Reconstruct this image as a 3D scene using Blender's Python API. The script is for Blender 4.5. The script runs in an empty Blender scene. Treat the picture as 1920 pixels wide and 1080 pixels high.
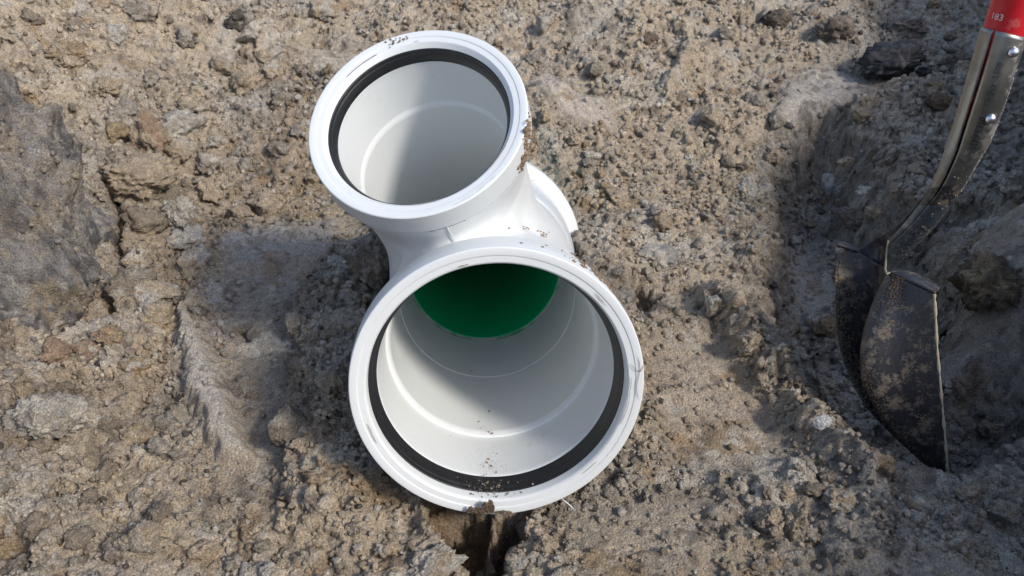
import bpy, math, random
import numpy as np
from mathutils import Vector, Matrix

random.seed(7)
RNG = np.random.default_rng(11)
SC = bpy.context.scene
COL = SC.collection

# ------------------------------------------------------------------ camera, sky, sun, exposure
FPX, PITCH, CAMH = 1450.0, math.radians(38.0), 0.79
cam_d = bpy.data.cameras.new("camera")
cam = bpy.data.objects.new("camera", cam_d)
COL.objects.link(cam)
cam.location = (0, 0, CAMH)
cam.rotation_euler = (math.pi / 2 - PITCH, 0, 0)
cam_d.sensor_width = 36.0
cam_d.lens = FPX / 1920 * 36.0
cam_d.clip_start, cam_d.clip_end = 0.02, 200
cam_d.dof.use_dof = True
cam_d.dof.focus_distance = 0.95
cam_d.dof.aperture_fstop = 16.0
SC.camera = cam

SUN_DIR = Vector((0.60, -0.42, 0.67)).normalized()
world = bpy.data.worlds.new("World")
SC.world = world
world.use_nodes = True
wt = world.node_tree
bg = wt.nodes["Background"]
sky = wt.nodes.new("ShaderNodeTexSky")
sky.sky_type = 'NISHITA'
sky.sun_disc = False
sky.sun_elevation = math.asin(SUN_DIR.z)
sky.sun_rotation = math.atan2(SUN_DIR.x, SUN_DIR.y)
sky.air_density = 1.0
sky.dust_density = 1.5
wt.links.new(sky.outputs[0], bg.inputs[0])
bg.inputs[1].default_value = 0.15

sun_d = bpy.data.lights.new("sun", 'SUN')
sun_d.energy = 2.1
sun_d.angle = math.radians(9.0)
sun_d.color = (1.0, 0.93, 0.84)
sun = bpy.data.objects.new("sun", sun_d)
COL.objects.link(sun)
sun.location = (2, -2, 3)
sun.rotation_euler = SUN_DIR.to_track_quat('Z', 'Y').to_euler()

SC.view_settings.view_transform = 'Standard'
SC.view_settings.look = 'None'
SC.view_settings.gamma = 1.0
SC.view_settings.use_curve_mapping = False
SC.view_settings.exposure = 0.65

# ------------------------------------------------------------------ small maths
CP, SP = math.cos(PITCH), math.sin(PITCH)

def c2w(x, y, d):
    """camera-space metres (right, up, depth) -> world"""
    return Vector((x, y * SP + d * CP, CAMH + y * CP - d * SP))

def W(px, py, d):
    return c2w((px - 960) / FPX * d, -(py - 540) / FPX * d, d)

def G(px, py, z=0.0):
    u, v = (px - 960) / FPX, -(py - 540) / FPX
    d = (CAMH - z) / (SP - v * CP)
    return (u * d, v * d * SP + d * CP, d)

def dirw(x, y, z):
    return Vector((x, y * SP - z * CP, y * CP + z * SP))

def sstep(a, b, x):
    t = np.clip((x - a) / (b - a), 0, 1)
    return t * t * (3 - 2 * t)

def _hash(i, j, k, s):
    h = (i * 374761393 + j * 668265263 + k * 1274126177 + s * 974634541).astype(np.uint64) & np.uint64(0xffffffff)
    h = ((h ^ (h >> np.uint64(13))) * np.uint64(1274126177)) & np.uint64(0xffffffff)
    h = ((h ^ (h >> np.uint64(16))) * np.uint64(2246822519)) & np.uint64(0xffffffff)
    h = h ^ (h >> np.uint64(15))
    return (h & np.uint64(0xffffff)).astype(np.float64) / 16777216.0

def noise3(p, scale, seed=0):
    """value noise, -1..1"""
    q = p * scale
    f0 = np.floor(q)
    i = f0.astype(np.int64)
    f = q - f0
    f = f * f * f * (f * (f * 6 - 15) + 10)
    r = 0
    for dx in (0, 1):
        wx = f[:, 0] if dx else 1 - f[:, 0]
        for dy in (0, 1):
            wy = f[:, 1] if dy else 1 - f[:, 1]
            for dz in (0, 1):
                wz = f[:, 2] if dz else 1 - f[:, 2]
                r = r + wx * wy * wz * _hash(i[:, 0] + dx, i[:, 1] + dy, i[:, 2] + dz, seed)
    return r * 2 - 1

def noise2(x, y, scale, seed=0):
    qx, qy = x * scale, y * scale
    fx0, fy0 = np.floor(qx), np.floor(qy)
    i, j = fx0.astype(np.int64), fy0.astype(np.int64)
    fx, fy = qx - fx0, qy - fy0
    fx = fx * fx * fx * (fx * (fx * 6 - 15) + 10)
    fy = fy * fy * fy * (fy * (fy * 6 - 15) + 10)
    z = np.zeros_like(i)
    a, b = _hash(i, j, z, seed), _hash(i + 1, j, z, seed)
    c, d = _hash(i, j + 1, z, seed), _hash(i + 1, j + 1, z, seed)
    return ((a * (1 - fx) + b * fx) * (1 - fy) + (c * (1 - fx) + d * fx) * fy) * 2 - 1

def fbm2(x, y, scale, seed, octs=4, gain=0.5):
    r, a, t = 0, 1.0, 0
    ca, sa = math.cos(0.6), math.sin(0.6)
    for o in range(octs):
        r = r + a * noise2(x, y, scale, seed + o * 17)
        t += a
        a *= gain
        scale *= 2.03
        x, y = x * ca - y * sa + 3.1, x * sa + y * ca + 1.7
    return r / t

def domes2(x, y, cell, seed, rmin=0.35, rmax=0.75, prob=1.0):
    """rounded lumps on a jittered grid; returns height in units of cell and a random id per lump"""
    qx, qy = x / cell, y / cell
    i0, j0 = np.floor(qx).astype(np.int64), np.floor(qy).astype(np.int64)
    best = np.zeros_like(x)
    idv = np.zeros_like(x)
    z = np.zeros_like(i0)
    for di in (-1, 0, 1):
        for dj in (-1, 0, 1):
            i, j = i0 + di, j0 + dj
            rr = _hash(i, j, z, seed + 3)
            r = rmin + (rmax - rmin) * rr * rr
            an = _hash(i, j, z, seed + 5) * 3.14159
            el = 0.65 + 0.7 * _hash(i, j, z, seed + 6)
            dx = qx - (i + _hash(i, j, z, seed + 1))
            dy = qy - (j + _hash(i, j, z, seed + 2))
            c, s = np.cos(an), np.sin(an)
            ex, ey = (dx * c + dy * s) * el, (-dx * s + dy * c) / el
            # between a round dome and a blocky one
            d2 = (np.abs(ex) ** 2.5 + np.abs(ey) ** 2.5) / r ** 2.5
            tilt = 1 + 0.5 * (dx * (_hash(i, j, z, seed + 8) - .5) + dy * (_hash(i, j, z, seed + 9) - .5)) / r
            h = r * np.sqrt(np.clip(1 - d2, 0, 1)) * (0.55 + 0.6 * _hash(i, j, z, seed + 4)) * tilt
            h = np.where(_hash(i, j, z, seed + 7) < prob, h, 0)
            m = h > best
            best = np.where(m, h, best)
            idv = np.where(m, _hash(i, j, z, seed + 11), idv)
    return best, idv

def poly_sd(x, y, pts):
    """signed distance (positive inside) to a polygon"""
    n = len(pts)
    d = np.full(x.shape, 1e9)
    inside = np.zeros(x.shape, bool)
    for a in range(n):
        x0, y0 = pts[a]
        x1, y1 = pts[(a + 1) % n]
        ex, ey = x1 - x0, y1 - y0
        t = np.clip(((x - x0) * ex + (y - y0) * ey) / (ex * ex + ey * ey + 1e-12), 0, 1)
        d = np.minimum(d, (x - x0 - t * ex) ** 2 + (y - y0 - t * ey) ** 2)
        if abs(y1 - y0) > 1e-9:
            c = ((y0 > y) != (y1 > y)) & (x < ex * (y - y0) / ey + x0)
            inside ^= c
    d = np.sqrt(d)
    return np.where(inside, d, -d)

def line_d(x, y, pts):
    d = np.full(x.shape, 1e9)
    for (x0, y0), (x1, y1) in zip(pts[:-1], pts[1:]):
        ex, ey = x1 - x0, y1 - y0
        t = np.clip(((x - x0) * ex + (y - y0) * ey) / (ex * ex + ey * ey + 1e-12), 0, 1)
        d = np.minimum(d, (x - x0 - t * ex) ** 2 + (y - y0 - t * ey) ** 2)
    return np.sqrt(d)

# ------------------------------------------------------------------ object helpers
def mesh_np(name, V, F, smooth=True, color=None):
    """V (n,3); F (m,k) array of equal-size faces or list"""
    me = bpy.data.meshes.new(name)
    if isinstance(F, np.ndarray):
        n, m, k = len(V), len(F), F.shape[1]
        me.vertices.add(n)
        me.vertices.foreach_set("co", np.asarray(V, np.float32).ravel())
        me.loops.add(m * k)
        me.loops.foreach_set("vertex_index", F.astype(np.int32).ravel())
        me.polygons.add(m)
        me.polygons.foreach_set("loop_start", np.arange(0, m * k, k, dtype=np.int32))
        me.update(calc_edges=True)
    else:
        me.from_pydata([tuple(v) for v in V], [], F)
    if smooth:
        me.polygons.foreach_set("use_smooth", np.ones(len(me.polygons), bool))
    if color is not None:
        a = me.attributes.new("soil_color", 'FLOAT_COLOR', 'POINT')
        c = np.ones((len(V), 4), np.float32)
        c[:, :3] = color
        a.data.foreach_set("color", c.ravel())
    me.validate()
    return me

def obj(name, me, mat=None, parent=None, loc=None):
    o = bpy.data.objects.new(name, me)
    COL.objects.link(o)
    if mat is not None and me is not None and len(me.materials) == 0:
        me.materials.append(mat)
    if parent is not None:
        o.parent = parent
    if loc is not None:
        o.location = loc
    return o

def tag(o, label=None, cat=None, group=None, kind=None):
    if label: o["label"] = label
    if cat: o["category"] = cat
    if group: o["group"] = group
    if kind: o["kind"] = kind
    return o

def lathe(profile, seg=128, M=None, closed=False):
    """profile list of (z, r) revolved about local z"""
    P = np.array(profile)
    th = np.linspace(0, 2 * np.pi, seg, endpoint=False)
    n = len(P)
    V = np.zeros((n, seg, 3))
    V[:, :, 0] = P[:, 1:2] * np.cos(th)
    V[:, :, 1] = P[:, 1:2] * np.sin(th)
    V[:, :, 2] = P[:, 0:1]
    idx = np.arange(n * seg).reshape(n, seg)
    rows = n if closed else n - 1
    F = []
    for a in range(rows):
        b = (a + 1) % n
        F.append(np.stack([idx[a], idx[b], np.roll(idx[b], -1), np.roll(idx[a], -1)], 1))
    V = V.reshape(-1, 3)
    if M is not None:
        R = np.array(M)
        V = V @ R[:3, :3].T + R[:3, 3]
    return V, np.concatenate(F)

def round_profile(pts, rad=0.0012, n=3):
    """bevel the corners of a polyline (z,r)"""
    out = [pts[0]]
    for a in range(1, len(pts) - 1):
        p0, p1, p2 = (np.array(q, float) for q in pts[a - 1:a + 2])
        d0, d2 = p0 - p1, p2 - p1
        l0, l2 = np.linalg.norm(d0), np.linalg.norm(d2)
        r = min(rad, l0 * 0.4, l2 * 0.4)
        s, e = p1 + d0 / l0 * r, p1 + d2 / l2 * r
        for k in range(n + 1):
            t = k / n
            out.append(tuple((1 - t) ** 2 * s + 2 * t * (1 - t) * p1 + t * t * e))
    out.append(pts[-1])
    return out

def ico(sub):
    import bmesh
    bm = bmesh.new()
    bmesh.ops.create_icosphere(bm, subdivisions=sub, radius=1)
    V = np.array([v.co[:] for v in bm.verts])
    F = np.array([[v.index for v in f.verts] for f in bm.faces])
    bm.free()
    return V, F

ICO = {s: ico(s) for s in (1, 2, 3, 4, 5)}

# ------------------------------------------------------------------ materials
def new_mat(name):
    m = bpy.data.materials.new(name)
    m.use_nodes = True
    nt = m.node_tree
    b = nt.nodes["Principled BSDF"]
    return m, nt, b

def N(nt, kind, **kw):
    n = nt.nodes.new(kind)
    for k, v in kw.items():
        if k.startswith("i_"):
            n.inputs[k[2:].replace("_", " ")].default_value = v
        else:
            setattr(n, k, v)
    return n

def ramp(nt, src, stops):
    r = nt.nodes.new("ShaderNodeValToRGB")
    el = r.color_ramp.elements
    while len(el) < len(stops):
        el.new(0.5)
    for e, (p, c) in zip(el, stops):
        e.position = p
        e.color = c if len(c) == 4 else (*c, 1)
    nt.links.new(src, r.inputs[0])
    return r

def mixc(nt, fac, a, b, mode='MIX'):
    m = nt.nodes.new("ShaderNodeMix")
    m.data_type = 'RGBA'
    m.blend_type = mode
    for s, v in ((0, fac), (6, a), (7, b)):
        if hasattr(v, "links"):
            nt.links.new(v, m.inputs[s])
        else:
            m.inputs[s].default_value = v if s == 0 or len(v) == 4 else (*v, 1)
    return m.outputs[2]

def soil_material(name, bump=0.0062):
    m, nt, b = new_mat(name)
    L = nt.links
    geo = N(nt, "ShaderNodeNewGeometry")
    at = N(nt, "ShaderNodeAttribute", attribute_name="soil_color")
    oi = N(nt, "ShaderNodeObjectInfo")
    n1 = N(nt, "ShaderNodeTexNoise", i_Scale=420.0, i_Detail=4.0, i_Roughness=0.75)
    n2 = N(nt, "ShaderNodeTexNoise", i_Scale=95.0, i_Detail=4.0, i_Roughness=0.65)
    n3 = N(nt, "ShaderNodeTexNoise", i_Scale=1300.0, i_Detail=2.0, i_Roughness=0.7)
    for n in (n1, n2, n3):
        L.new(geo.outputs["Position"], n.inputs["Vector"])
    r1 = ramp(nt, n1.outputs["Fac"], [(0.30, (0.46, 0.45, 0.44)), (0.5, (1, 1, 1)), (0.70, (1.50, 1.48, 1.43))])
    c = mixc(nt, 1.0, at.outputs["Color"], r1.outputs[0], 'MULTIPLY')
    r2 = ramp(nt, n2.outputs["Fac"], [(0.30, (0.70, 0.70, 0.73)), (0.52, (1, 1, 1)), (0.70, (1.22, 1.16, 1.06))])
    c = mixc(nt, 1.0, c, r2.outputs[0], 'MULTIPLY')
    # pale quartz grains and dark organic grains
    r3 = ramp(nt, n3.outputs["Fac"], [(0.63, (0, 0, 0)), (0.68, (1, 1, 1))])
    c = mixc(nt, r3.outputs[0], c, (0.52, 0.48, 0.42, 1))
    r4 = ramp(nt, n3.outputs["Fac"], [(0.31, (1, 1, 1)), (0.36, (0, 0, 0))])
    c = mixc(nt, r4.outputs[0], c, (0.075, 0.06, 0.045, 1))
    L.new(c, b.inputs["Base Color"])
    b.inputs["Roughness"].default_value = 0.93
    b.inputs["Specular IOR Level"].default_value = 0.18
    add = N(nt, "ShaderNodeMath", operation='ADD')
    L.new(n1.outputs["Fac"], add.inputs[0])
    L.new(n2.outputs["Fac"], add.inputs[1])
    vor = N(nt, "ShaderNodeTexVoronoi", i_Scale=300.0)
    vor.inputs["Randomness"].default_value = 1.0
    wp = N(nt, "ShaderNodeVectorMath", operation='MULTIPLY_ADD')
    L.new(n1.outputs["Color"], wp.inputs[0])
    wp.inputs[1].default_value = (0.004, 0.004, 0.004)
    L.new(geo.outputs["Position"], wp.inputs[2])
    L.new(wp.outputs[0], vor.inputs["Vector"])
    vs = N(nt, "ShaderNodeMath", operation='MULTIPLY_ADD')
    L.new(vor.outputs["Distance"], vs.inputs[0])
    vs.inputs[1].default_value = -0.55
    L.new(add.outputs[0], vs.inputs[2])
    add2 = N(nt, "ShaderNodeMath", operation='MULTIPLY_ADD')
    L.new(n3.outputs["Fac"], add2.inputs[0])
    add2.inputs[1].default_value = 0.45
    L.new(vs.outputs[0], add2.inputs[2])
    bp = N(nt, "ShaderNodeBump", i_Strength=0.9, i_Distance=bump)
    L.new(add2.outputs[0], bp.inputs["Height"])
    L.new(bp.outputs[0], b.inputs["Normal"])
    return m

M_SOIL = soil_material("soil")

def pvc_material():
    m, nt, b = new_mat("white_pvc")
    L = nt.links
    tc = N(nt, "ShaderNodeTexCoord")
    n1 = N(nt, "ShaderNodeTexNoise", i_Scale=7.0, i_Detail=5.0, i_Roughness=0.6)
    n2 = N(nt, "ShaderNodeTexNoise", i_Scale=120.0, i_Detail=6.0, i_Roughness=0.75)
    n3 = N(nt, "ShaderNodeTexNoise", i_Scale=16.0, i_Detail=4.0, i_Roughness=0.7)
    for n in (n1, n2, n3):
        L.new(tc.outputs["Object"], n.inputs["Vector"])
    # long thin scuffs
    mp = N(nt, "ShaderNodeMapping")
    mp.inputs["Scale"].default_value = (260, 14, 60)
    mp.inputs["Rotation"].default_value = (0.4, 0.7, 0.3)
    L.new(tc.outputs["Object"], mp.inputs["Vector"])
    n4 = N(nt, "ShaderNodeTexNoise", i_Scale=1.0, i_Detail=3.0, i_Roughness=0.6)
    L.new(mp.outputs[0], n4.inputs["Vector"])
    r1 = ramp(nt, n1.outputs["Fac"], [(0.3, (0.625, 0.652, 0.652)), (0.7, (0.66, 0.682, 0.675))])
    # dust film in patches
    mul = N(nt, "ShaderNodeMath", operation='MULTIPLY')
    rd = ramp(nt, n3.outputs["Fac"], [(0.56, (0, 0, 0)), (0.74, (1, 1, 1))])
    rf = ramp(nt, n2.outputs["Fac"], [(0.53, (0, 0, 0)), (0.63, (1, 1, 1))])
    L.new(rd.outputs[0], mul.inputs[0])
    L.new(rf.outputs[0], mul.inputs[1])
    mul2 = N(nt, "ShaderNodeMath", operation='MULTIPLY')
    L.new(mul.outputs[0], mul2.inputs[0])
    mul2.inputs[1].default_value = 0.50
    c = mixc(nt, mul2.outputs[0], r1.outputs[0], (0.40, 0.34, 0.27, 1))
    rs = ramp(nt, n4.outputs["Fac"], [(0.69, (0, 0, 0)), (0.73, (1, 1, 1))])
    mul3 = N(nt, "ShaderNodeMath", operation='MULTIPLY')
    L.new(rs.outputs[0], mul3.inputs[0])
    mul3.inputs[1].default_value = 0.36
    c = mixc(nt, mul3.outputs[0], c, (0.42, 0.42, 0.43, 1))
    L.new(c, b.inputs["Base Color"])
    rr = ramp(nt, n3.outputs["Fac"], [(0.3, (0.30, 0.30, 0.30)), (0.8, (0.5, 0.5, 0.5))])
    L.new(rr.outputs[0], b.inputs["Roughness"])
    b.inputs["IOR"].default_value = 1.5
    bp = N(nt, "ShaderNodeBump", i_Strength=0.10, i_Distance=0.002)
    L.new(n1.outputs["Fac"], bp.inputs["Height"])
    L.new(bp.outputs[0], b.inputs["Normal"])
    return m

M_PVC = pvc_material()

def simple_mat(name, col, rough, metallic=0.0, dust=0.0, dust_scale=60.0, dust_col=(0.30, 0.25, 0.19), spec=0.5, thr=0.55, col2=None, bump=0.0):
    m, nt, b = new_mat(name)
    L = nt.links
    tc = N(nt, "ShaderNodeTexCoord")
    n1 = N(nt, "ShaderNodeTexNoise", i_Scale=dust_scale, i_Detail=7.0, i_Roughness=0.72)
    n2 = N(nt, "ShaderNodeTexNoise", i_Scale=dust_scale * 0.22, i_Detail=3.0, i_Roughness=0.6)
    for n in (n1, n2):
        L.new(tc.outputs["Object"], n.inputs["Vector"])
    av = N(nt, "ShaderNodeMath", operation='MULTIPLY_ADD')
    L.new(n2.outputs["Fac"], av.inputs[0])
    av.inputs[1].default_value = 0.55
    mu = N(nt, "ShaderNodeMath", operation='MULTIPLY')
    L.new(n1.outputs["Fac"], mu.inputs[0])
    mu.inputs[1].default_value = 0.45
    L.new(mu.outputs[0], av.inputs[2])
    r = ramp(nt, av.outputs[0], [(thr - 0.04, (0, 0, 0)), (thr + 0.05, (dust, dust, dust))])
    c2 = col2 or tuple(min(1, x * 1.25) for x in col)
    rb = ramp(nt, n1.outputs["Fac"], [(0.35, col), (0.68, c2)])
    c = mixc(nt, r.outputs[0], rb.outputs[0], (*dust_col, 1))
    L.new(c, b.inputs["Base Color"])
    rg = N(nt, "ShaderNodeMath", operation='MULTIPLY_ADD')
    L.new(r.outputs[0], rg.inputs[0])
    rg.inputs[1].default_value = 0.9 - rough
    rg.inputs[2].default_value = rough
    L.new(rg.outputs[0], b.inputs["Roughness"])
    if metallic:
        inv = N(nt, "ShaderNodeMath", operation='MULTIPLY_ADD')
        L.new(r.outputs[0], inv.inputs[0])
        inv.inputs[1].default_value = -metallic
        inv.inputs[2].default_value = metallic
        L.new(inv.outputs[0], b.inputs["Metallic"])
    b.inputs["Specular IOR Level"].default_value = spec
    if bump:
        bp = N(nt, "ShaderNodeBump", i_Strength=0.5, i_Distance=bump)
        L.new(av.outputs[0], bp.inputs["Height"])
        L.new(bp.outputs[0], b.inputs["Normal"])
    return m

M_RUBBER = simple_mat("black_rubber", (0.007, 0.007, 0.008), 0.48, dust=0.12, dust_scale=70, thr=0.58, dust_col=(0.16, 0.15, 0.14))
M_GREEN = simple_mat("green_pvc", (0.0, 0.43, 0.155), 0.32, dust=0.30, dust_scale=45, thr=0.62, dust_col=(0.28, 0.33, 0.28), col2=(0.008, 0.48, 0.18))
M_CUT = simple_mat("cut_edge", (0.38, 0.38, 0.33), 0.7, dust=0.8, dust_scale=60, thr=0.48, dust_col=(0.02, 0.20, 0.09))
M_STEEL = simple_mat("dull_steel", (0.21, 0.208, 0.20), 0.33, metallic=0.9, dust=0.6, dust_scale=85, thr=0.555, dust_col=(0.21, 0.19, 0.155), col2=(0.30, 0.285, 0.25), bump=0.0004)
M_BLADE = simple_mat("black_painted_steel", (0.014, 0.014, 0.016), 0.42, dust=0.55, dust_scale=260, thr=0.55, dust_col=(0.23, 0.18, 0.125), col2=(0.030, 0.030, 0.034), bump=0.0006)
M_EDGE = simple_mat("worn_steel_edge", (0.42, 0.39, 0.33), 0.5, metallic=0.3, dust=0.9, dust_scale=90, thr=0.46, dust_col=(0.36, 0.29, 0.20))
M_RIVET = simple_mat("rivet_steel", (0.62, 0.63, 0.66), 0.28, metallic=1.0, dust=0.3, dust_scale=300, thr=0.6)
M_RED = simple_mat("red_fibreglass", (0.42, 0.006, 0.012), 0.36, dust=0.6, dust_scale=48, thr=0.57, dust_col=(0.42, 0.30, 0.26), col2=(0.50, 0.010, 0.018))
M_COAL = simple_mat("black_lump_surface", (0.014, 0.014, 0.016), 0.7, dust=0.5, dust_scale=70, thr=0.57, dust_col=(0.20, 0.18, 0.16), col2=(0.035, 0.034, 0.036), bump=0.002)
M_PRINT = simple_mat("worn_white_print", (0.55, 0.52, 0.49), 0.6, dust=0.6, dust_scale=400, thr=0.55, dust_col=(0.40, 0.05, 0.05))
M_STAMP = simple_mat("dark_stamped_steel", (0.03, 0.029, 0.028), 0.6, metallic=0.3, dust=0.5, dust_scale=300, thr=0.56)

# ------------------------------------------------------------------ wye frame
C1c = np.array((-0.01556, -0.113575, -0.866487))
n1c = np.array((0.06886, -0.32936, 0.94169)); n1c /= np.linalg.norm(n1c)
n2c = np.array((-0.14823, 0.39237, 0.90779)); n2c /= np.linalg.norm(n2c)
WYE_C = c2w(C1c[0], C1c[1], -C1c[2])
n1 = dirw(*n1c).normalized()
n2 = dirw(*n2c).normalized()
e2 = (n2 - n1 * n1.dot(n2)).normalized()     # towards the branch
e1 = e2.cross(n1).normalized()
WYE_M = Matrix((( e1.x, e2.x, n1.x, WYE_C.x), (e1.y, e2.y, n1.y, WYE_C.y), (e1.z, e2.z, n1.z, WYE_C.z), (0, 0, 0, 1)))
ANG = math.acos(n1.dot(n2))
A_LEN, B_LEN = 0.40905, 0.42745               # mouth to crotch, branch length
MAIN_LEN = 0.578
BR_O = Vector((0, 0, -A_LEN))
BR_D = Vector((0, math.sin(ANG), math.cos(ANG)))
BR_X = Vector((1, 0, 0))
BR_Y = BR_D.cross(BR_X)
BR_MOUTH = BR_O + BR_D * B_LEN
BR_M = Matrix(((BR_X.x, BR_Y.x, BR_D.x, BR_MOUTH.x), (BR_X.y, BR_Y.y, BR_D.y, BR_MOUTH.y), (BR_X.z, BR_Y.z, BR_D.z, BR_MOUTH.z), (0, 0, 0, 1)))
FAR_M = Matrix(((1, 0, 0, 0), (0, -1, 0, 0), (0, 0, -1, -MAIN_LEN), (0, 0, 0, 1)))
WYE_INV = WYE_M.inverted()

# ------------------------------------------------------------------ ground
def axis_coords(lo, hi, step, far, grow=1.22):
    core = np.arange(lo, hi + step / 2, step)
    def out():
        v, s, r = 0, step, []
        while v < far:
            s *= grow
            v += s
            r.append(v)
        return np.array(r)
    o = out()
    return np.concatenate([lo - o[::-1], core, core[-1] + o])

# dense under the frame, stretching away to the horizon
def core_x():
    return axis_coords(-1.30, 1.30, 0.0033, 60.0)

GX = core_x()
def core_y():
    near = np.arange(0.36, 1.30, 0.0025)
    rest, s, v = [], 0.0025, near[-1]
    while v < 3.0:
        s *= 1.0022
        v += s
        rest.append(v)
    while v < 60:
        s *= 1.22
        v += s
        rest.append(v)
    back, s, v = [], 0.003, near[0]
    while v > -40:
        s *= 1.25
        v -= s
        back.append(v)
    return np.concatenate([np.array(back[::-1]), near, np.array(rest)])

GY = core_y()

def P(pts, z=0.0):
    out = []
    for px, py in pts:
        zz = z
        for _ in range(12):
            x, y, d = G(px, py, zz)
            zz = z + min(0.30 * max(0, y - 1.35) * (1 - 0.3 * min(1, max(0, (y - 1.2) / 2.3)) ** 1.5) + 0.45 * max(0, -x - 0.50 - 0.12 * max(0, y - .6)), 0.6)
        out.append((x, y))
    return out

def build_height():
    X, Y = np.meshgrid(GX, GY, indexing='xy')
    x, y = X.ravel(), Y.ravel()
    # warp so that feature edges are ragged
    wx = x + 0.020 * fbm2(x, y, 14, 101, 5, .6)
    wy = y + 0.020 * fbm2(x, y, 14, 151, 5, .6)
    r = np.sqrt(x * x + (y - 1) ** 2)
    far = sstep(3.0, 9.0, r)
    z = 0.035 * fbm2(x, y, 2.3, 1, 4) + 0.03 * fbm2(x, y, 6.5, 31, 3)
    rough = 0.85 + 0.35 * fbm2(x, y, 3.0, 61, 3)
    # excavation slopes; unseen bank at right is added and shaped to shade the trench
    back = np.maximum(0, y - 1.35)
    z = z + 0.30 * back * (1 - sstep(1.2, 3.5, y) * 0.3)
    left = np.maximum(0, -x - 0.50 - 0.12 * np.maximum(0, y - .6))
    z = z + np.minimum(0.45 * left, 0.9)
    xb = 0.375 + 0.52 * y + 0.05 * noise2(x, y, 5, 91)
    shade_bank = sstep(0.0, 0.22, x - xb)
    hb = 0.38 + 0.24 * sstep(0.35, 0.95, y) + 0.08 * sstep(1.0, 2.0, y) + 0.05 * fbm2(x, y, 4, 95, 3)
    z = z + hb * shade_bank * (1 - 0.3 * sstep(2.6, 4.0, y))
    near = sstep(0.25, -0.7, y)
    z = z + 0.5 * near
    z = np.minimum(z, 1.0 + 0 * z)
    z = z * (1 - far) + far * 1.0
    tint = np.zeros((len(x), 3))
    wgt = np.zeros(len(x))

    def feat(pts, dz, soft, zref=0.0, rg=None, col=None, cs=None, warp=True, rs=None):
        nonlocal z, rough, tint, wgt
        sd = poly_sd(wx if warp else x, wy if warp else y, P(pts, zref))
        m = sstep(-soft, soft, sd)
        z = z + dz * m
        if rg is not None:
            mr = sstep(-(rs or 0.02), (rs or 0.015), sd)
            rough = rough * (1 - mr) + rg * mr
        if col is not None:
            mc = sstep(-(cs or 0.02), (cs or 0.02), sd)
            tint = tint * (1 - mc[:, None]) + np.array(col) * mc[:, None]
            wgt = np.maximum(wgt, mc)

    GREY = (0.265, 0.235, 0.205)
    COOL = (0.235, 0.222, 0.208)
    RUST = (0.22, 0.115, 0.052)
    PALE = (0.40, 0.365, 0.32)
    OCHRE = (0.345, 0.265, 0.18)
    # left: rubble is warm, channel with a smeared floor
    feat([(-60, 560), (210, 560), (330, 330), (200, 180), (330, 60), (560, 60), (640, 350), (480, 440), (420, 640), (330, 760), (-60, 760)], 0.0, 0.03, rg=1.15, col=OCHRE, cs=0.12)
    feat([(425, 455), (640, 430), (600, 520), (562, 560), (556, 700), (548, 900), (500, 950), (400, 930), (410, 720), (400, 570)], -0.010, 0.06, rg=0.17, col=(0.225, 0.188, 0.15), cs=0.07, rs=0.075)
    calm = sstep(-0.10, 0.02, poly_sd(x, y, P([(400, 440), (640, 420), (570, 700), (548, 900), (480, 960), (360, 930), (380, 700)])))
    z = z - calm * 0.85 * (0.035 * fbm2(x, y, 2.3, 1, 4) + 0.03 * fbm2(x, y, 6.5, 31, 3))
    feat([(430, 440), (640, 415), (625, 470), (440, 500)], 0.012, 0.03, rg=0.3, col=COOL)
    # pipe bench stands a little proud of the channel
    feat([(560, 560), (640, 480), (720, 470), (700, 1010), (555, 1000), (535, 860)], 0.022, 0.012, rg=1.15)
    # trench with the shovel
    feat([(1465, 345), (1545, 265), (1600, 320), (1640, 420), (1740, 470), (1790, 640), (1960, 720), (1990, 830), (1850, 850), (1800, 900), (1770, 912), (1690, 880), (1610, 850), (1560, 780), (1490, 690), (1440, 590), (1470, 480)], -0.115, 0.030, zref=-0.04, rg=1.0, col=(0.255, 0.225, 0.19), cs=0.05)
    feat([(1480, 420), (1540, 400), (1580, 520), (1520, 540)], -0.01, 0.02, zref=-0.05, rg=0.2, col=PALE, cs=0.05)
    # terrace right of the trench with a cut face
    feat([(1590, 215), (1690, 165), (1800, 140), (1990, 150), (2090, 480), (1900, 425), (1800, 405), (1720, 380), (1640, 345), (1600, 290)], 0.055, 0.016, zref=0.03, rg=1.0, col=(0.275, 0.24, 0.20), cs=0.06)
    feat([(1500, 140), (1650, 145), (1720, 185), (1600, 215), (1560, 225), (1470, 250), (1440, 235)], 0.01, 0.014, zref=0.0, rg=0.15, col=PALE, cs=0.03)
    # smooth slab low at the right
    feat([(1850, 440), (1990, 400), (2080, 690), (1960, 705), (1800, 690), (1775, 650)], 0.12, 0.055, zref=0.0, rg=0.12, col=(0.215, 0.185, 0.155), cs=0.05)
    # smeared streak beside the branch
    feat([(985, 170), (1015, 150), (1150, 235), (1142, 262), (1065, 250)], 0.012, 0.012, rg=0.03, col=(0.42, 0.37, 0.32), cs=0.02)
    feat([(540, 60), (700, 70), (640, 130), (560, 110)], 0.0, 0.02, rg=0.25, col=(0.33, 0.28, 0.215))
    feat([(90, -40), (190, -40), (180, 80), (95, 60)], 0.03, 0.012, zref=0.0, rg=0.05, col=PALE)
    # dug faces right of the pipe
    feat([(1215, 650), (1330, 610), (1430, 730), (1500, 840), (1420, 900), (1250, 870)], -0.012, 0.02, rg=0.26, col=(0.31, 0.258, 0.20), cs=0.05)
    feat([(1060, 960), (1330, 930), (1380, 1090), (1100, 1100)], 0.0, 0.02, rg=0.32, col=(0.325, 0.27, 0.205), cs=0.06)
    feat([(1600, 860), (1750, 905), (1720, 945), (1640, 930)], -0.012, 0.012, rg=0.15)
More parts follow.
